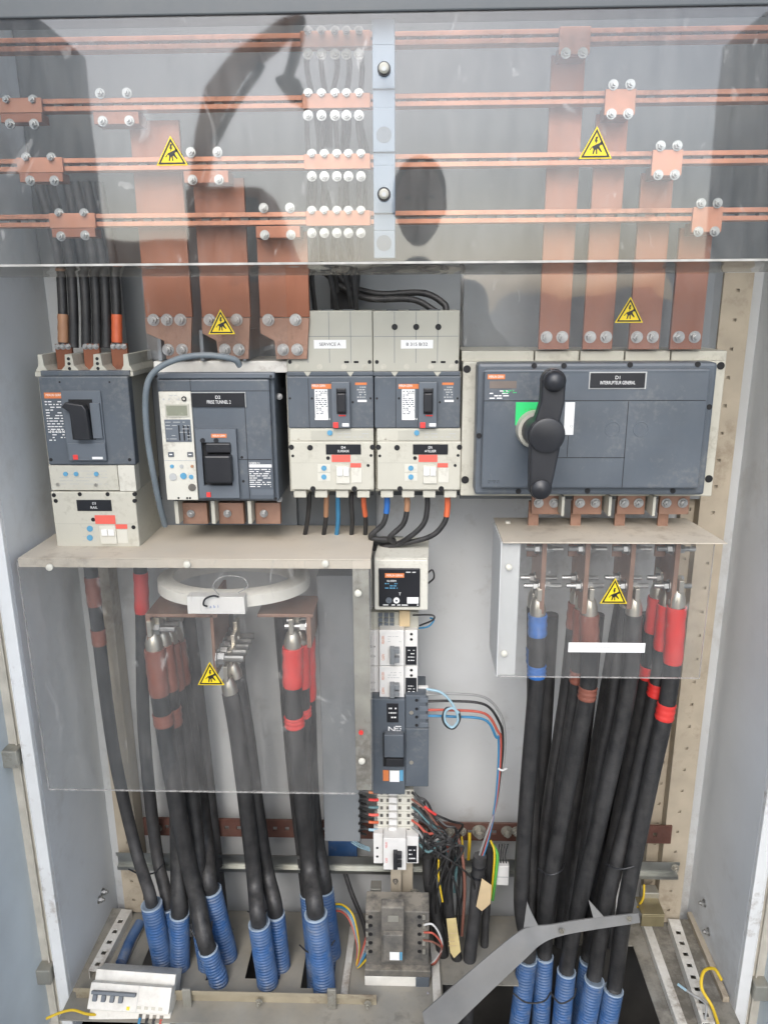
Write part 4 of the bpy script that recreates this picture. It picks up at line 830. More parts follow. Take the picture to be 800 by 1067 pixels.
rc_ = [
 ('blue taped, front', (560, 640, 1.258), [(558, 720, 1.26), (549, 830, 1.275), (543, 940, 1.27)], 'A', [(.0, .05, 'tape_blue'), (.12, .15, 'tape_blue')]),
 ('blue taped, rear', (556, 632, 1.30), [(556, 720, 1.30), (555, 830, 1.31), (552, 940, 1.29)], 'A', [(.10, .14, 'tape_blue')]),
 ('brown taped, front', (614, 640, 1.258), [(612, 720, 1.255), (588, 840, 1.26), (570, 940, 1.26)], 'B', [(.0, .08, 'tape_brown'), (.17, .20, 'tape_brown')]),
 ('brown taped, second', (606, 634, 1.285), [(600, 720, 1.285), (582, 840, 1.29), (574, 940, 1.28)], 'B', [(.0, .09, 'tape_brown'), (.15, .18, 'tape_brown')]),
 ('brown taped, rear', (600, 628, 1.31), [(590, 720, 1.31), (572, 840, 1.32), (562, 940, 1.30)], 'B', [(.0, .06, 'tape_brown')]),
 ('untaped, front', (660, 640, 1.258), [(654, 720, 1.255), (628, 840, 1.25), (603, 945, 1.25)], 'C', []),
 ('untaped, second', (652, 632, 1.285), [(640, 720, 1.285), (618, 840, 1.29), (602, 940, 1.275)], 'C', []),
 ('untaped, rear', (648, 626, 1.31), [(632, 720, 1.31), (612, 840, 1.32), (596, 940, 1.29)], 'C', []),
 ('red taped, front', (705, 632, 1.252), [(697, 720, 1.25), (674, 830, 1.245), (652, 940, 1.235)], 'F', [(.0, .12, 'tape_red'), (.21, .245, 'tape_red')]),
 ('red taped, second', (695, 630, 1.28), [(684, 720, 1.28), (660, 830, 1.275), (632, 940, 1.25)], 'E', [(.0, .10, 'tape_red'), (.18, .21, 'tape_red')]),
 ('red taped, rear', (685, 622, 1.31), [(672, 720, 1.31), (650, 830, 1.31), (626, 940, 1.28)], 'D', [(.0, .08, 'tape_red'), (.16, .19, 'tape_red')])]
for lab, top_, path, ck, tp in rc_:
    cable(f'thick black cable under the right shield, {lab}', [P(*top_)] + PP(path) + [q + Vector((0, .006 if 'rear' in lab or 'second' in lab else 0, 0)) for q in into(ck)], .0152 if 'front' in lab or 'red' in lab else .0130, 'rubber', tp, rg, lug=.022)
tie('black cable tie round the two leftmost conduits at bottom right', [(534, 1035, 1.20), (548, 1045, 1.185), (566, 1044, 1.185), (574, 1034, 1.20)])
tie('black cable tie round the third conduit at bottom right', [(574, 1036, 1.20), (584, 1046, 1.185), (597, 1040, 1.19), (600, 1030, 1.2)])

# ================================================================== MIDDLE COLUMN
# earth leakage relay in a cream housing
Y0 = 1.275
t = root('leakage_relay', 'small black faced relay in a cream housing on the middle column', 'relay', tuple(P(418, 636, Y0)))
pb('housing', 'cream_pale', t, 390, 583, 446, 636, Y0, 1.345, .0025)
hd_ = MB(); a0, a1, c0, c1 = rect(390, 583, 446, 636, Y0); hd_.extrude([(a0, Y0 + .001, c1 + .0003), (a1, Y0 + .001, c1 + .0003), (a1 + .003, 1.36, c1 + .012), (a0 + .006, 1.36, c1 + .012)], (0, 0, .002)); hd_.build('hood', 'cream_pale', t, .001)
fc = pb('face', 'label_black', t, 394.5, 592.5, 437.5, 632.5, Y0 - .004, Y0 - .0002, .0015)
l = pb('maker_label', 'orange', fc, 401, 597.5, 421, 602, Y0 - .0046, Y0 - .0041, 0); text(l, 'MERLIN GERIN', 411, 599.7, Y0 - .0049, 2.2, wpx=17)
text(fc, 'RH99M', 408, 605.5, Y0 - .0044, 2.2); fine_print(fc, 401, 607, 414, 614, Y0 - .0041, 3, 'dial_blue', seed=4); fine_print(fc, 412, 595.5, 433, 597, Y0 - .0041, 1, 'print_white', seed=2); text(fc, 'T', 416.5, 619, Y0 - .0044, 3)
for x, m in ((405, 'slate_light'), (413, 'print_white')):
    k_ = MB().disc(x, 626, 3.2, Y0 - .0065, .003, 16).build('button', m, fc); MB().disc(x, 626, 1.2, Y0 - .007, .001, 10).build('button_mark', 'slate', k_)
pb('value_window', 'print_white', fc, 424, 622.5, 436, 629, Y0 - .0048, Y0 - .0041, 0); fine_print(fc, 399, 629.5, 436, 631.5, Y0 - .0041, 1, 'print_white', seed=7)
for i, (pts, m, lab) in enumerate((([(443, 600, 1.30), (450, 594, 1.305), (452, 602, 1.305), (446, 608, 1.31)], 'rubber', 'thin black wire looping beside the relay housing'), ([(430, 641, 1.32), (450, 641, 1.31), (451, 646, 1.31), (437, 652, 1.33)], 'rubber', 'black wire loop under the relay'), ([(434, 655, 1.33), (446, 653, 1.315), (452, 646, 1.315), (448, 644, 1.32)], 'wire_blue', 'blue wire loop under the relay'))): wire(lab, PP(pts), .0017, m)
t = root('terminal_strip', 'small grey terminal strip under the relay', 'terminal block', tuple(P(410, 656, 1.32)))
pb('block', 'grey_case', t, 388, 638, 436, 656, 1.32, 1.345, .001); pb('paper_tag', 'tag_paper', t, 416, 637, 427, 653, 1.314, 1.3195, .0004)
for r_ in range(3):
    for c_ in range(3): pb('clamp', 'slate_light', t, 394 + c_*6, 639 + r_*5.2, 398.5 + c_*6, 643 + r_*5.2, 1.3165, 1.3198, .0003)
# vertical rail behind
pb('column_rail', 'galv', cab, 398, 560, 420, 905, 1.372, 1.379, 0)
# two small breakers stacked sideways
for k, (ya, yb2, lab) in enumerate(((657, 694, 'upper'), (694.6, 729, 'lower'))):
    Y0 = 1.295; t = root('miniature_breaker', f'white miniature breaker with black label under the relay, {lab} of two', 'breaker', tuple(P(410, yb2, Y0)), 'white miniature breakers under the relay')
    pb('left_shoulder', 'white_plastic', t, 385.5, ya, 395, yb2, Y0 + .018, 1.37, .001); bd = pb('body', 'white_plastic', t, 395.2, ya, 421, yb2, Y0, 1.37, .0015); rs_ = pb('right_shoulder', 'white_plastic', t, 421.2, ya, 435, yb2, Y0 + .012, 1.37, .001)
    for y in (ya + 17, yb2 - 10): hole(t, 389.5, y, 1.3, Y0 + .018)
    pb('lever_bar', 'plate_grey', t, 406, ya + 19, 411, yb2 - 1, Y0 - .013, Y0 - .0002, .001)
    for y in (ya + 19.5, yb2 - 8): pb('lever', 'plate_grey', t, 411, y, 416, y + 5, Y0 - .012, Y0 - .0002, .0008)
    text(bd, 'MERLIN GERIN', 399, ya + 10, Y0 - .0003, 2.6, 'orange', wpx=9, rot=1); text(bd, 'C60N', 399, yb2 - 9, Y0 - .0003, 2.6, 'orange', wpx=7, rot=1); fine_print(bd, 404, ya + 5, 418, ya + 13, Y0 - .0002, 3, 'print_grey', seed=k, th=.2)
    l = pb('name_plate', 'label_black', rs_, 422.5, ya + 17 if k == 0 else ya + 12, 434, yb2 - 1 if k == 0 else yb2 - 3, Y0 + .0105, Y0 + .0118, .0002); fine_print(l, 425, ya + 19, 432, yb2 - 4, Y0 + .0105, 4, 'print_white', seed=k + 4, th=.25)
    for y in (ya + 4, ya + 9.5): hole(rs_, 428.5, y, 1.5, Y0 + .012)
pb('wire_ferrule', 'white_plastic', bpy.data.objects['miniature_breaker.001'], 435.5, 716, 446, 721, 1.318, 1.325, .0008)
# dark control breaker
Y0 = 1.285
t = root('control_breaker', 'dark slate control breaker below the white miniature breakers', 'breaker', tuple(P(417, 828, Y0)))
pb('left_body', 'slate', t, 388, 729, 422, 828, Y0, 1.37, .0015); pb('right_body', 'slate', t, 422.3, 759.5, 446.5, 820, Y0 + .004, 1.37, .0015); tb = pb('terminal_body', 'slate', t, 422.3, 725, 444, 759, Y0 + .006, 1.37, .0015)
for y in (730, 739, 747.5, 756): pb('terminal', 'slate_light', tb, 437, y - 2.5, 446, y + 2.5, Y0 + .004, Y0 + .02, .0008); hole(tb, 434, y, 1.7, Y0 + .006)
for y in (743, 795): MB().disc(428.5, y, 2.2, Y0 + .0035 + (.002 if y < 760 else 0), .002, 12).build('screw', 'tinned', t)
l = pb('name_plate', 'label_black', t, 403, 733.5, 415, 753, Y0 - .0015, Y0 - .0002, .0003); fine_print(l, 405, 736, 413, 750, Y0 - .0015, 3, 'print_white', seed=3, th=.3); text(t, 'N', 408, 760, Y0 - .0004, 6, wpx=7); fine_print(t, 412, 756, 418, 763, Y0 - .0002, 3, seed=9)
pb('handle_well', 'black_hole', t, 399, 764, 421, 799, Y0 - .0008, Y0 - .0002, 0); pb('handle', 'slate', t, 400, 766, 420.5, 790, Y0 - .016, Y0 - .0009, .002); pb('handle_bar', 'black_plastic', t, 402, 791, 420, 799, Y0 - .010, Y0 - .0009, .001)
pb('orange_sticker', 'orange', t, 399, 803, 405, 814, Y0 - .0012, Y0 - .0002, 0); pb('white_sticker', 'print_white', t, 406, 803.5, 416, 815, Y0 - .0012, Y0 - .0002, 0); pb('blue_sticker', 'dial_blue', t, 416.3, 803, 420, 814, Y0 - .0012, Y0 - .0002, 0)
# grey duct beside it
single(MB().pbox(334, 600, 373, 877, 1.33, 1.43), 'wiring_duct', 'plate_grey', 'plain grey wiring duct left of the dark control breaker', 'duct', bev=.001)
# terminal block row
t = root('terminal_block', 'ivory terminal block stack with wires on both sides under the control breaker', 'terminal block', tuple(P(410, 870, 1.30)))
for k in range(6):
    ya = 823 + k*7.8; pb('terminal', 'cream_pale', t, 393, ya, 431, ya + 7.3, 1.318, 1.365, .0008)
    for x in (396, 402.5, 415, 424): pb('clamp_opening', 'dusty_black', t, x, ya + 2, x + 3, ya + 5.2, 1.3172, 1.3179, 0)
    pb('raised_rib', 'white_plastic', t, 405, ya + .8, 413.5, ya + 6.4, 1.308, 1.3179, .0006)
fc_ = ['orange', 'red', 'wire_teal', 'salmon', 'tape_orange', 'wire_lightblue']; fn = ['orange', 'red', 'teal', 'salmon', 'dark orange', 'light blue']
for k in range(6):
    y = 827 + k*7.8
    cable(f'black loop wire with {fn[k]} ferrule left of the ivory terminal stack', PP([(394, y - 1, 1.315), (387, y - 1, 1.312), (379, y - 2, 1.318), (374, y + 1, 1.335), (381, y + 4, 1.35)]), .0026, 'rubber', [(.0, .22, fc_[k])], 'loop wires left of the ivory terminal stack', name='wire', cat='wire', n=8)
# breaker at the foot of the column
Y0 = 1.285
t = root('miniature_breaker', 'white miniature breaker with black twin lever at the foot of the middle column', 'breaker', tuple(P(410, 906, Y0)))
pb('left_shoulder', 'white_plastic', t, 389, 869, 399, 900, Y0 + .015, 1.37, .001); bd = pb('body', 'white_plastic', t, 399.2, 874, 423, 907, Y0, 1.37, .0015); rs_ = pb('right_shoulder', 'white_plastic', t, 423.2, 872, 436, 900, Y0 + .012, 1.37, .001)
pb('lever_bar', 'black_plastic', t, 409.5, 890, 414, 907, Y0 - .013, Y0 - .0002, .001)
for y in (891, 900): pb('lever', 'black_plastic', t, 414, y, 418.5, y + 4.5, Y0 - .012, Y0 - .0002, .0006)
for y in (884, 893): hole(t, 393, y, 1.3, Y0 + .015)
text(bd, 'MERLIN', 402.5, 881, Y0 - .0003, 2.2, 'red', wpx=7, rot=1); text(bd, 'C60', 402.5, 897, Y0 - .0003, 2.4, 'red', wpx=6, rot=1)
l = pb('name_plate', 'label_black', rs_, 424.5, 882, 434, 899, Y0 + .0105, Y0 + .0118, .0002); fine_print(l, 426, 884, 433, 897, Y0 + .0105, 3, seed=12, th=.25)
# wires fanning right from the terminal stack
fan = [('black', 'rubber', 826, 'rubber'), ('brown', 'wire_brown', 833, 0), ('teal', 'wire_teal', 841, 0), ('dark grey', 'rubber_grey', 848, 0), ('pale red', 'wire_red', 855, 0), ('grey', 'wire_grey', 862, 0), ('second teal', 'wire_teal', 868, 0), ('blue green', 'wire_teal', 874, 0), ('second black', 'rubber', 838, 0)]
for i, (cn, m, y, _) in enumerate(fan):
    ex = 462 + (i * 5) % 17; wire(f'{cn} wire fanning right from the ivory terminal stack', PP([(429, y, 1.315), (436, y + 5, 1.305), (446, y + 12 + (i % 3)*2, 1.30), (ex - 4, 868 + (i % 4)*4, 1.305), (ex + 2, 890, 1.315), (ex + 4 - i, 930, 1.33)]), .0025, m, 'wires fanning right from the ivory terminal stack')
cable('black wire with a red sleeve crossing to the earth bar', PP([(431, 826, 1.31), (440, 838, 1.30), (452, 848, 1.295), (470, 856, 1.31), (482, 860, 1.34), (474, 872, 1.36)]), .0024, 'rubber', [(.16, .30, 'tape_red')], 'wires fanning right from the ivory terminal stack', name='wire', cat='wire', n=8)
# looping bundle on the right of the control breaker
bun = [('grey', 'wire_grey', 724, 0), ('black', 'rubber', 731, 2), ('red', 'wire_red', 740, 4), ('blue', 'wire_blue', 746, 6)]
for cn, m, y, o in bun:
    wire(f'{cn} wire arching right from the control breaker down to the taped bundle', PP([(443, y, 1.30), (470, y - 1 + o*.3, 1.30), (505, y + 3 + o*.2, 1.305), (522 - o*.9, y + 22, 1.31), (526 - o*1.1, 770, 1.315), (524 - o*.8, 800, 1.32), (517 - o*.2, 840, 1.32), (504 + o*.6, 878, 1.32), (497 + o*.5, 900, 1.325)]), .0026, m, 'wires arching right from the control breaker')
wire('pale blue wire curling in a ring beside the control breaker', PP([(444, 718, 1.29), (460, 722, 1.288), (472, 735, 1.285), (477, 750, 1.285), (471, 758, 1.285), (464, 752, 1.287), (464, 742, 1.287), (471, 738, 1.285), (478, 743, 1.285)]), .0024, 'wire_lightblue')
wire('black wire loop crossing the pale blue ring', PP([(474, 739, 1.288), (465, 738, 1.289), (461, 748, 1.289), (465, 757, 1.289), (473, 759, 1.289), (479, 750, 1.288), (478, 741, 1.288)]), .002, 'rubber')
wire('white cable tie on the arching wire bundle', PP([(519, 801, 1.312), (523, 803, 1.309), (528, 801, 1.312)]), .002, 'wire_white', name='cable_tie')
# earth bar
za, zb2 = P(480, 858, 1.40).z, P(480, 876, 1.40).z
t = root('earth_bar', 'brown copper earth bar with a row of bolts across the back', 'earth bar', (0, 1.40, zb2))
x0, x1 = P(150, 866, 1.40).x, P(700, 866, 1.40).x; hl = []; x = x0 + .02
while x < x1 - .02: hl.append((x, x + .009, (za+zb2)/2 - .005, (za+zb2)/2 + .005)); x += .026
b = MB(); grid_plate(x0, x1, zb2, za, hl, lambda u0, u1, w0, w1: b.box(u0, u1, 1.40, 1.405, w0, w1)); b.build('bar', mat('earth_copper', (.15, .065, .05), .5, .5, var=.25, scale=20, dust=.3), t)
for px, r in ((442, .006), (456, .006), (469, .007), (482, .006), (499, .011), (528, .009), (538, .008)): bolt(t, P(px, 866, 1.399), r, 'front', 'zinc_dusty')
for px in (158, 165, 345): bolt(t, P(px, 863, 1.399), .006, 'front', 'zinc_dusty')
# DIN rail across the back
def din(label, x0, x1, y0, y1, Y, m='galv'):
    _, _, q0, q1 = rect(x0, y0, x1, y1, Y); h = q1 - q0; y = (y0+y1)/2; c = Vector(((x0+x1)/2, Y, (q0+q1)/2)); a, e = P(x0, y, Y).x, P(x1, y, Y).x; b = MB(); b.box(a, e, Y, Y + .0015, c.z + h*.32, c.z + h*.5); b.box(a, e, Y, Y + .0015, c.z - h*.5, c.z - h*.32)
    b.box(a, e, Y + .0016, Y + .008, c.z + h*.30, c.z + h*.32); b.box(a, e, Y + .0016, Y + .008, c.z - h*.32, c.z - h*.30); b.box(a, e, Y + .0081, Y + .0095, c.z - h*.32, c.z + h*.32)
    return single(b, 'din_rail', m, label, 'rail')
o = din('long galvanised rail running across behind all the cables', 122, 708, 894, 912, 1.375)
bolt(o, P(703, 904, 1.374), .006, 'front', 'zinc_dusty')
o2 = din('short dusty rail along the floor front holding the white breaker block', 78, 392, 1034, 1055, 1.18, 'rail_tan')
for px, py in ((270, 1044), (383, 1046)): bolt(o2, P(px, py, 1.178), .005, 'front', 'zinc_dusty')
for px in (190, 341): pb('rail_clip', 'zinc_dusty', o2, px, 1032, px + 9, 1052, 1.173, 1.178, .001)
# taped bundles and tags
bg_ = 'taped cable bundles below the earth bar'
cable('thick grey black taped bundle descending below the arching wires', PP([(500, 892, 1.32), (497, 920, 1.32), (494, 960, 1.31), (489, 1000, 1.30), (486, 1070, 1.28)]), .0135, 'rubber_grey', (), bg_, name='cable_bundle', ties=(.06, .12))
cable('black bundle second from the lower contactor, wearing a yellow tag', PP([(466, 880, 1.325), (466, 930, 1.325), (470, 970, 1.31), (478, 1010, 1.30), (486, 1060, 1.28)]), .0115, 'rubber', (), bg_, name='cable_bundle', ties=(.2,))
cable('black bundle nearest the lower contactor', PP([(446, 892, 1.34), (447, 920, 1.335), (455, 960, 1.32), (462, 1000, 1.31), (470, 1050, 1.29)]), .0125, 'rubber', (), bg_, name='cable_bundle')
cable('slim black cable behind the tan tag', PP([(510, 880, 1.345), (508, 930, 1.345), (505, 970, 1.34), (504, 1020, 1.33)]), .0085, 'rubber_grey', (), bg_, name='cable_bundle')
cable('brown and black wire pair running down between the bundles', PP([(476, 870, 1.315), (482, 895, 1.30), (484, 930, 1.305), (481, 975, 1.31)]), .0032, 'wire_brown', (), bg_, name='wire', cat='wire')
tg = MB(); tg.extrude([P(502, 916, 1.29), P(512, 923, 1.292), P(511, 942, 1.292), P(502, 950, 1.29), P(496, 945, 1.288)][::-1], (0, .0012, 0)); single(tg, 'paper_tag', 'tag_paper', 'tan pointed tag hanging on the taped bundle', 'tag')
tg = MB(); tg.extrude([P(465, 958, 1.29), P(475, 957, 1.29), P(480, 992, 1.284), P(473, 999, 1.283), P(469, 993, 1.284)][::-1], (0, .0012, 0)); t_ = single(tg, 'paper_tag', mat('tag_yellow', (.62, .50, .24), .6), 'yellow written tag strapped on a black bundle', 'tag'); fine_print(t_, 467, 962, 476, 988, 1.283, 6, 'tag_paper', seed=2, th=.2)
wire('yellow and green earth wire beside the tan tag', PP([(513, 880, 1.33), (518, 892, 1.315), (516, 915, 1.312), (513, 938, 1.315)]), .0034, 'wire_green'); wire('yellow stripe earth wire above the tan tag', PP([(511, 876, 1.33), (515, 888, 1.312), (514, 910, 1.309), (511, 936, 1.312)]), .0022, 'wire_yellow')
wire('short yellow sleeved wire hanging from the earth bar', PP([(489, 868, 1.385), (489, 880, 1.375), (488, 896, 1.37)]), .0034, 'wire_yellow'); wire('thin yellow wire hanging from the earth bar', PP([(481, 872, 1.385), (482, 884, 1.375), (483, 900, 1.37)]), .002, 'wire_yellow')
wire('yellow wire between the two black bundles', PP([(457, 895, 1.31), (457, 915, 1.30), (461, 940, 1.295)]), .0019, 'wire_yellow')
t = root('wire_connector', 'small white wire connector with four dark leads below the earth bar', 'connector', tuple(P(523, 923, 1.32)))
pb('housing', 'white_plastic', t, 517, 903, 530, 923, 1.32, 1.335, .001); pb('seam', 'print_grey', t, 517.5, 914, 529.5, 914.8, 1.3195, 1.321, 0)
for k in range(4): MB().tube(spline(PP([(518.5 + k*3.2, 903, 1.328), (519 + k*2.4, 892, 1.335), (520 + k*3, 880, 1.36)]), 6), .0014, 6).build('lead', 'rubber', t, smooth=True)
single(MB().pbox(342, 870, 372, 905, 1.42, 1.435), 'blue_sleeve', 'blue_conduit', 'dark blue flat sleeve showing below the grey duct', 'sleeve', bev=.002)
for k in range(3): wire(f'light blue thin wire leaving the grey duct, {["upper","middle","lower"][k]} of three', PP([(366, 874 + k*2, 1.37), (374, 879 + k*2, 1.36), (385, 884 + k*1.5, 1.33)]), .0013, 'wire_lightblue', 'light blue wires leaving the grey duct')

# ================================================================== LOWER CONTACTOR AND FLOOR PARTS
Y0 = 1.235
t = root('contactor', 'dusty dark contactor with white base plate low in the middle', 'contactor', tuple(P(412, 1037, Y0)))
pb('body', 'dusty_black', t, 381, 950, 447, 1016, Y0 + .012, 1.30, .002); pb('centre_block', 'dusty_black', t, 397, 946, 421, 1004, Y0 - .012, Y0 + .0118, .0025); pb('arc_chute', 'dusty_black', t, 399, 975, 420, 1003, Y0 - .024, Y0 - .0122, .002)
for k in range(5):
    for x in (386, 437): hole(t, x, 956 + k*9, 2.2, Y0 + .012, 'terminal_screw'); pb('terminal_clamp', 'zinc_dusty', t, x - 5 if x < 400 else x + 3, 954 + k*9, x - 2.5 if x < 400 else x + 6, 959 + k*9, Y0 + .008, Y0 + .0118, .0004)
pb('grey_window', 'zinc_dusty', t, 404, 955, 415, 961, Y0 - .0135, Y0 - .0122, .0003); pb('white_sticker', 'print_white', t, 406, 993, 416, 1001, Y0 - .0252, Y0 - .0241, 0); pb('blue_sticker', 'dial_blue', t, 416.5, 993, 419, 1001, Y0 - .0252, Y0 - .0241, 0)
pb('lower_ledge', 'dusty_black', t, 380, 1012, 449, 1019, Y0 - .002, 1.30, .001); pb('base_plate', 'dirty_white', t, 380, 1018.5, 438, 1037, Y0 - .003, Y0 + .02, .001); pb('base_latch', 'slate', t, 433, 1019.5, 447, 1035, Y0 - .004, Y0 + .02, .001)
single(MB().pbox(386, 927, 397, 950, 1.305, 1.33), 'terminal_stub', 'zinc_dusty', 'small grey block standing above the dusty contactor', 'block', bev=.001)
# vertical post and rail carrying it
up = MB(); c = P(412, 925, 1.335); hh = P(412, 905, 1.335).z
b = MB(); b.box(c.x - .010, c.x + .012, 1.335, 1.345, ZF, hh); b.box(c.x + .0122, c.x + .036, 1.350, 1.356, ZF, hh)
o = single(b, 'contactor_post', 'beige_metal', 'beige post rising behind the dusty contactor', 'post', bev=.001); bolt(o, P(412, 918, 1.334), .004, 'front', 'dusty_black'); bolt(o, P(432, 931, 1.349), .008, 'front', 'zinc_dusty')
t = root('slotted_rail', 'slotted beige rail with white side strips under the dusty contactor', 'rail', tuple(P(412, 1075, 1.22)))
c0 = P(411, 1055, 1.222); w2 = 11 * mpp(411, 1055, 1.222); zA, zB = P(411, 1038, 1.222).z, P(411, 1085, 1.222).z; hl = [(c0.x - .003, c0.x + .003, zA - .02 - k*.022, zA - .008 - k*.022) for k in range(3)]
b = MB(); grid_plate(c0.x - w2, c0.x + w2, zB, zA, hl, lambda u0, u1, w0, w1: b.box(u0, u1, 1.222, 1.224, w0, w1)); b.build('web', 'beige_metal', t)
for x0, x1 in ((380, 397), (425, 439)):
    s0 = pb('side_strip', 'dirty_white', t, x0, 1038, x1, 1085, 1.224, 1.236, .001)
    for y in (1044, 1054, 1062): hole(s0, (x0+x1)/2, y, 1.8, 1.224)
lb = MB(); lb.extrude([P(445, 1035, 1.215), P(452, 1040, 1.215), P(454, 1058, 1.21), P(447, 1064, 1.21), P(443, 1055, 1.212)][::-1], (0, .003, 0)); single(lb, 'lilac_scrap', 'lilac', 'crumpled pale lilac plastic scrap beside the contactor base', 'scrap')
for k, (cn, m) in enumerate((('yellow', 'wire_yellow'), ('blue', 'wire_blue'), ('grey', 'wire_grey'), ('red', 'wire_red'))):
    wire(f'{cn} wire curving from the conduits to the left of the contactor', PP([(342, 944 + k*2, 1.33), (356, 943 + k*2.5, 1.32), (368 - k, 955 + k*2, 1.30), (374 - k*.6, 985, 1.28), (372, 1008, 1.265), (382, 1000 - k*8, 1.25)]), .0021, m, 'wires left of the dusty contactor')
for k, (cn, m) in enumerate((('white', 'wire_white'), ('red', 'wire_red'), ('brown', 'wire_brown'))):
    wire(f'{cn} wire looping on the right of the dusty contactor', PP([(441, 964 + k*8, 1.245), (451, 964 + k*9, 1.24), (459, 977 + k*5, 1.245), (460, 990, 1.25), (454, 1000 + k*2, 1.26), (446, 1006, 1.27)]), .002, m, 'wires right of the dusty contactor')
cable('dark cable slanting from the blue sleeve behind the contactor', PP([(358, 905, 1.40), (366, 930, 1.38), (378, 960, 1.35), (384, 985, 1.33)]), .005, 'rubber_grey')
# angle bars on the floor in the middle
def bar(label, p0, p1, wd, hh, m, group=None, name='floor_bar', z=None, cat='bar'):
    z = ZF if z is None else z; a, e = G(*p0, z), G(*p1, z); d = (e - a).normalized(); n_ = Vector((-d.y, d.x, 0)) * wd / 2
    return single(MB().extrude([a - n_, e - n_, e + n_, a + n_], (0, 0, hh)), name, m, label, cat, group, bev=.0008)
bar('dirty white bar on the floor left of the contactor', (358, 1042), (368, 968), .014, .006, 'dirty_white'); bar('dirty white bar on the floor right of the contactor', (458, 1085), (452, 985), .016, .008, 'dirty_white', z=ZF + .004)
# white 4-pole breaker block tilted up on the floor rail
t = root('breaker_block', 'dusty white four pole breaker block lying on the front floor rail', 'breaker', tuple(P(138, 1062, 1.15)))
cc = P(138, 1040, 1.165); hw = 42 * mpp(138, 1040, 1.165); M_ = Matrix.Translation(cc) @ Matrix.Rotation(R(3.5), 4, 'Y') @ Matrix.Rotation(R(-34), 4, 'X')
def tb_(name, m, x0, x1, y0, y1, z0, z1, par=t, bev=.001):
    b = MB().box(x0, x1, y0, y1, z0, z1); b.v = [tuple(M_ @ Vector(v)) for v in b.v]; return b.build(name, m, par, bev)
bd = tb_('body', 'dirty_white', -hw, hw, .0, .05, -.041, .044); tb_('centre_step', 'dirty_white', -hw, hw, -.020, -.0002, -.019, .026)
tb_('lever_bar', 'slate_light', -hw + .006, hw*.16, -.030, -.0202, .008, .014); 
for k in range(4): tb_('lever', 'slate_light', -hw + .009 + k*.0165, -hw + .017 + k*.0165, -.028, -.0202, -.004, .0075)
tb_('seam', 'print_grey', hw*.2, hw*.2 + .0006, -.0206, -.0201, -.019, .026, bd, 0); tb_('yellow_dot', 'sign_yellow', -.003, .003, -.0208, -.0202, -.016, -.010, bd, 0)
for k in range(4): tb_('terminal_mouth', 'dusty_black', hw*.22 + k*.0135, hw*.22 + .007 + k*.0135, -.0006, -.0001, -.038, -.026, bd, 0); tb_('terminal_screw', 'zinc_dusty', hw*.22 + k*.0135, hw*.22 + .007 + k*.0135, -.0212, -.0202, -.013, -.008, bd, 0)
for k, (cn, m) in enumerate((('blue', 'wire_blue'), ('black', 'rubber'), ('dark grey', 'rubber_grey'), ('red', 'wire_red'))):
    p = M_ @ Vector((hw*.22 + .0035 + k*.0135, -.002, -.032)); wire(f'short {cn} wire hanging under the white breaker block', [p, p + Vector((0, -.008, -.008)), p + Vector((.001, -.004, -.04)), p + Vector((.002, .01, -.07))], .0028, m, 'wires under the white breaker block')
wire('yellow wire trailing left of the white breaker block', PP([(102, 1058, 1.15), (90, 1057, 1.14), (76, 1053, 1.14), (62, 1056, 1.13), (48, 1062, 1.12)]), .0025, 'wire_yellow')
# perforated floor rails
def prail(label, p0, p1, wd, hh, m, lift=0):
    z = ZF + lift; a, e = G(*p0, z + hh), G(*p1, z + hh); a.z = e.z = z; d = e - a; L = d.length; d.normalize(); n_ = Vector((-d.y, d.x, 0)); hl = []; u = .012
    while u < L - .015: hl.append((u, u + .010, -.005, .005)); u += .028
    b = MB()
    def cell(u0, u1, w0, w1): b.extrude([a + d*u0 + n_*w0 + Vector((0, 0, hh - .002)), a + d*u1 + n_*w0 + Vector((0, 0, hh - .002)), a + d*u1 + n_*w1 + Vector((0, 0, hh - .002)), a + d*u0 + n_*w1 + Vector((0, 0, hh - .002))], (0, 0, .002))
    grid_plate(0, L, -wd/2, wd/2, hl, cell)
    for s_ in (-1, 1):
        o_ = n_ * s_ * (wd/2 - .001); b.extrude([a + o_ - n_*.001, a + d*L + o_ - n_*.001, a + d*L + o_ + n_*.001, a + o_ + n_*.001], (0, 0, hh - .0021))
    single(b, 'perforated_rail', m, label, 'rail')
prail('perforated white rail on the floor along the left wall', (98, 1012), (132, 948), .024, .022, 'dirty_white'); prail('perforated pale rail on the floor along the right wall', (738, 1066), (702, 958), .024, .022, 'dirty_white')
bar('long pale angle bar beside the dark floor opening', (712, 1080), (672, 966), .018, .016, 'dirty_white'); bar('thin beige strip along the right wall floor', (756, 1045), (718, 955), .012, .012, 'beige_metal')
bar('plain blue grey bar left of the white breaker block rail', (128, 1005), (146, 968), .014, .012, 'dirty_white')
cable('blue hose lying beside the left perforated floor rail', [G(126, 1004, ZF + .015), G(136, 980, ZF + .015), G(146, 962, ZF + .02)], .011, 'blue_conduit', cat='hose', name='blue_hose')
t = root('brass_bracket', 'dull brass bracket at the right end of the bent steel strip', 'bracket', tuple(P(681, 968, 1.335)))
pb('plate', 'brass', t, 668, 955, 692, 966, 1.33, 1.334, .001); b = MB(); a0, a1, c0, c1 = rect(668, 955, 692, 966, 1.33); b.box(a0, a1, 1.33, 1.38, c1 + .0002, c1 + .004); b.build('shelf', 'brass', t, .001)
single(MB().pbox(670, 931, 686, 950, 1.375, 1.40), 'terminal_stub', 'zinc_dusty', 'small dusty clamp above the brass bracket', 'clamp', bev=.002)
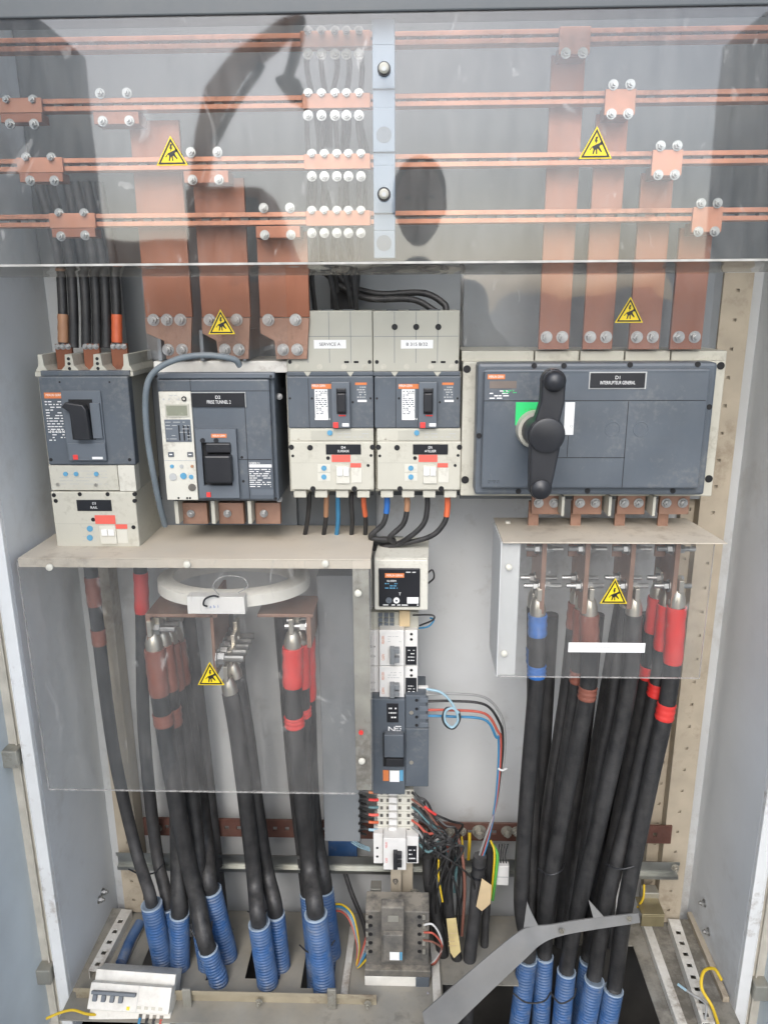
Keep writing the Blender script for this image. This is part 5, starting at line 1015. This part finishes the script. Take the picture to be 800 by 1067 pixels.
wire('yellow wire curling on the floor at the lower right corner', [G(752, 1080, ZF + .02), P(742, 1050, 1.17), P(731, 1030, 1.19), P(733, 1013, 1.20), P(744, 1010, 1.19), P(752, 1022, 1.17)], .0030, 'wire_yellow')
wire('short yellow wire above the brass bracket', PP([(664, 946, 1.36), (670, 936, 1.36), (671, 922, 1.37)]), .0024, 'wire_yellow')
cable('grey wire with a blue clip on the right floor', PP([(706, 1026, 1.21), (720, 1036, 1.19), (730, 1042, 1.18), (736, 1050, 1.165), (733, 1068, 1.15)]), .0022, 'wire_grey', [(.0, .2, 'wire_lightblue')], cat='wire', name='wire', n=8)
# bent steel strip
t = root('bent_strip', 'bent bare grey sheet steel strip in front of the right hand cables', 'strip', tuple(P(470, 1066, 1.14)))
tops = [(440, 1056, 1.09), (470, 1030, 1.115), (505, 1000, 1.14), (540, 972, 1.165), (556, 966, 1.178), (575, 964, 1.185), (605, 959, 1.196), (665, 952, 1.216)]
bots = [(448, 1098, 1.075), (478, 1066, 1.10), (514, 1031, 1.125), (548, 999, 1.15), (563, 985, 1.165), (580, 977, 1.176), (608, 971, 1.190), (667, 962, 1.210)]
b = MB(); TP, BT = spline([P(*q) for q in tops], 4), spline([P(*q) for q in bots], 4); M2 = len(TP); fw = Vector((0, .003, -.0005))
for q in (TP, BT): b.v += [tuple(v) for v in q]
for q in (TP, BT): b.v += [tuple(v + fw) for v in q]
for k in range(M2 - 1):
    b.f += [(M2+k, M2+k+1, k+1, k), (2*M2+k, 2*M2+k+1, 3*M2+k+1, 3*M2+k), (k, k+1, 2*M2+k+1, 2*M2+k), (M2+k+1, M2+k, 3*M2+k, 3*M2+k+1)]
b.f += [(0, 2*M2, 3*M2, M2), (M2-1, 2*M2-1, 4*M2-1, 3*M2-1)]
b.build('sheet', 'sheet_steel', t, smooth=True)
for q in ((655, 957, 1.2105), (585, 970, 1.178)): bolt(t, P(*q), .0035, 'front', 'zinc_dusty')
for pts in (((545, 971, 1.172), (561, 966, 1.180), (553, 950, 1.187), (549, 940, 1.192)), ((618, 957, 1.201), (629, 956, 1.205), (613, 938, 1.215))):
    MB().extrude([P(*p) for p in pts], (0, .002, 0)).build('torn_tab', 'sheet_steel', t)

# ================================================================== EXCAVATOR behind the photographer, seen mirrored in the busbar cover
VY = 9.0; EY = 2 * 1.12 - VY
def V(px, py): q = P(px, py, VY); return (q.x, q.z)
mat('digger_orange', (.52, .15, .03), .5, var=.12, scale=3, dust=.3); mat('digger_dark', (.03, .03, .032), .5, var=.2, scale=4, dust=.3); mat('cab_glass', (.02, .025, .03), .08, var=.05)
gx = V(215, 260)[0]
ex = root('excavator', 'orange excavator with raised boom, seen only as a reflection in the busbar cover', 'excavator', (gx, EY, 0))
for dy in (-.95, .55):
    b = MB(); pts = [(gx + c_*1.35 + .40*math.cos(a), .42 + .40*math.sin(a)) for c_, rng in ((1, range(-90, 91, 18)), (-1, range(90, 271, 18))) for a in [R(v) for v in rng]]
    b.prism(pts, EY + dy, EY + dy + .42); tr_ = b.build('track', 'digger_dark', ex, .03)
    for k in range(5): MB().cyl((gx - 1.2 + k*.6, EY + dy - .03, .42), (gx - 1.2 + k*.6, EY + dy + .45, .42), .22, 18).build('road_wheel', 'digger_dark', tr_)
MB().cyl((gx, EY, .75), (gx, EY, 1.0), .55, 24).build('slew_ring', 'digger_dark', ex)
MB().prism([(gx - 1.3, 1.0), (gx + .9, 1.0), (gx + .9, 1.7), (gx + .5, 2.1), (gx - 1.1, 2.15), (gx - 1.4, 1.8)], EY - .9, EY + .2).build('engine_house', 'digger_orange', ex, .04)
cb = MB().prism([(gx + .1, 1.0), (gx + 1.1, 1.0), (gx + 1.15, 1.8), (gx + .85, 2.55), (gx + .1, 2.55)], EY + .25, EY + 1.0).build('cab', 'digger_orange', ex, .04)
MB().prism([(gx + .2, 1.7), (gx + 1.02, 1.7), (gx + .8, 2.45), (gx + .2, 2.45)], EY + .99, EY + 1.005).build('cab_window', 'cab_glass', cb)
bm_ = [V(202, 262), V(213, 262), V(215, 190), V(224, 124), V(252, 70), V(312, 24), V(310, 18), V(290, 24), V(246, 58), V(216, 96), V(206, 140), V(202, 200)]
MB().prism(bm_, EY - .2, EY + .15).build('boom', 'digger_orange', ex, .02)
MB().prism([V(306, 22), V(315, 18), V(308, 60), V(297, 92), V(290, 92), V(299, 58)], EY - .15, EY + .1).build('stick', 'digger_dark', ex, .02)
MB().prism([V(288, 90), V(300, 84), V(316, 92), V(318, 114), V(304, 106), V(293, 102)], EY - .4, EY + .35).build('bucket', 'digger_dark', ex, .02)
MB().cyl((*[V(222, 150)[0], EY - .02], V(222, 150)[1]), (V(268, 64)[0], EY - .02, V(268, 64)[1]), .045, 12).build('hydraulic_ram', 'digger_dark', ex, smooth=True)

# ================================================================== TANGLE of thin wires round the earth bar
tg_ = MB(); rr = random.Random(21)
for k in range(18):
    x0, y0 = rr.uniform(432, 444), rr.uniform(835, 880); x1, y1 = rr.uniform(445, 486), rr.uniform(868, 886); x2, y2 = rr.uniform(446, 492), rr.uniform(905, 935)
    tg_.tube(spline(PP([(x0, y0, 1.31 + rr.uniform(-.01, .02)), ((x0+x1)/2 + rr.uniform(-5, 5), (y0+y1)/2 + rr.uniform(2, 14), 1.295), (x1, y1, 1.295 + rr.uniform(-.012, .02)), (x2, y2, 1.31 + rr.uniform(-.01, .02)), (x2 + rr.uniform(-8, 8), y2 + 45, 1.33)]), 6), rr.choice([.0014, .0019, .0024]), 6)
o = tg_.build('wire_tangle', 'rubber', None, smooth=True); props(o, 'tangle of thin black wires hanging between the terminal stack and the earth bar', 'wire tangle'); o['kind'] = 'stuff'

# ================================================================== THE PHOTOGRAPHER, seen mirrored in the busbar cover
mat('jacket', (.05, .055, .065), .8, var=.2, scale=20); mat('skin', (.42, .24, .17), .5, var=.08, scale=20); mat('hair', (.02, .017, .015), .6, var=.3, scale=60)
px_, py_ = .03, -.30
pe = root('person', 'photographer in a dark jacket raising a phone, seen only mirrored in the busbar cover', 'person', (px_, py_, 0))
J = {'pel': (0, 0, .98), 'bel': (0, 0, 1.15), 'che': (0, .01, 1.38), 'nec': (0, 0, 1.56), 'nek': (0, .01, 1.63)}
V_ = []; E_ = []; RR = []
def jv(p, r, par=None):
    V_.append((px_ + p[0], py_ + p[1], p[2])); RR.append(r); i = len(V_) - 1
    if par is not None: E_.append((par, i))
    return i
pel = jv((0, 0, .98), (.17, .12)); bel = jv((0, 0, 1.16), (.155, .11), pel); che = jv((0, .01, 1.38), (.17, .12), bel); nec = jv((0, 0, 1.53), (.07, .06), che); jv((0, .01, 1.60), (.055, .055), nec)
for sg in (-1, 1):
    sh_ = jv((sg*.18, 0, 1.49), (.065, .065), che); el = jv((sg*.27, .10, 1.24), (.05, .05), sh_); wr_ = jv((sg*.11, .24, 1.40), (.033, .033), el); pa = jv((sg*.085, .262, 1.445), (.03, .02), wr_)
    for q in range(4): f1 = jv((sg*.078, .268 - q*.002, 1.425 + q*.018), (.009, .009), pa); jv((sg*.060, .276, 1.427 + q*.018), (.008, .008), f1)
    th = jv((sg*.07, .245, 1.43), (.010, .010), pa); jv((sg*.045, .262, 1.437), (.009, .009), th)
    hi = jv((sg*.10, 0, .92), (.10, .10), pel); kn = jv((sg*.11, .02, .50), (.065, .065), hi); an_ = jv((sg*.12, 0, .09), (.045, .045), kn); jv((sg*.13, .15, .04), (.04, .035), an_)
me = bpy.data.meshes.new('body'); o0 = Vector((px_, py_, 0)); me.from_pydata([tuple(Vector(v) - o0) for v in V_], E_, []); me.materials.append(MATS['jacket'])
bo = bpy.data.objects.new('body', me); COL.objects.link(bo); bo.parent = pe; sk = bo.modifiers.new('skin', 'SKIN'); sk.use_smooth_shade = True
sv = me.skin_vertices[0].data
if sv:
    for i, r_ in enumerate(RR): sv[i].radius = r_; sv[i].use_root = (i == 0)
bo.modifiers.new('sub', 'SUBSURF').levels = 1
def blob(name, m, cx, cy, cz, a, b_, c_, par, n=20, cut=None):
    q = MB(); 
    for i in range(n + 1):
        th_ = math.pi * i / n
        for j in range(n): ph = 2*math.pi*j/n; q.v.append((cx + a*math.sin(th_)*math.cos(ph), cy + b_*math.sin(th_)*math.sin(ph), cz + c_*math.cos(th_) ))
    for i in range(n):
        for j in range(n): k = (j+1) % n; q.f.append((i*n+j, (i+1)*n+j, (i+1)*n+k, i*n+k))
    return q.build(name, m, par, smooth=True)
hx_, hy_, hz_ = px_, py_ + .02, 1.735
hd2 = blob('head', 'skin', hx_, hy_, hz_, .076, .095, .118, pe); blob('hair', 'hair', hx_, hy_ - .022, hz_ + .03, .083, .092, .105, hd2)
blob('nose', 'skin', hx_, hy_ + .095, hz_ - .012, .013, .02, .024, hd2, 10); blob('mouth', 'wire_red', hx_, hy_ + .082, hz_ - .058, .024, .008, .007, hd2, 10)
for sg in (-1, 1): blob('eye', 'label_black', hx_ + sg*.032, hy_ + .083, hz_ + .008, .013, .008, .007, hd2, 10); blob('ear', 'skin', hx_ + sg*.077, hy_ - .005, hz_ - .01, .01, .02, .03, hd2, 10)
ph = root('phone', 'dark phone held up by the photographer at the viewpoint', 'phone', (0, -.016, 1.375)); MB().box(-.038, .038, -.018, -.010, 1.375, 1.53).build('case', 'black_plastic', ph, .003)

tie('black cable tie round the two cables nearest the left wall', [(134, 906, 1.325), (146, 911, 1.315), (160, 910, 1.325), (170, 900, 1.34)]); tie('black cable tie round the red taped cables of the right shield', [(630, 900, 1.25), (645, 906, 1.225), (662, 902, 1.225), (668, 892, 1.25)])
tie('black cable tie round the brown taped cables of the right shield', [(560, 905, 1.27), (572, 912, 1.245), (584, 908, 1.25), (588, 900, 1.28)])

for k, (xa_, xb_, xc_, Y_) in enumerate(((196, 214, 226, 1.385), (236, 250, 262, 1.39), (292, 304, 316, 1.39))):
    cable(f'thick black cable deep behind the left shield cables, {["left", "middle", "right"][k]} of three', PP([(xa_, 640, Y_), (xb_, 790, Y_), (xc_, 900, Y_), (xc_ + 6, 958, Y_)]), .0130, 'rubber_grey', (), 'cables deep behind the left shield')
for k, (xa_, xb_, xc_, Y_) in enumerate(((574, 566, 560, 1.36), (622, 606, 588, 1.36), (664, 640, 618, 1.36), (676, 652, 636, 1.34))):
    cable(f'thick black cable deep behind the right shield cables, {["leftmost", "second", "third", "rightmost"][k]} of four', PP([(xa_, 640, Y_), (xb_, 790, Y_), (xc_, 920, Y_), (xc_ - 4, 985, Y_ - .02)]), .0140, 'rubber_grey', (), 'cables deep behind the right shield')
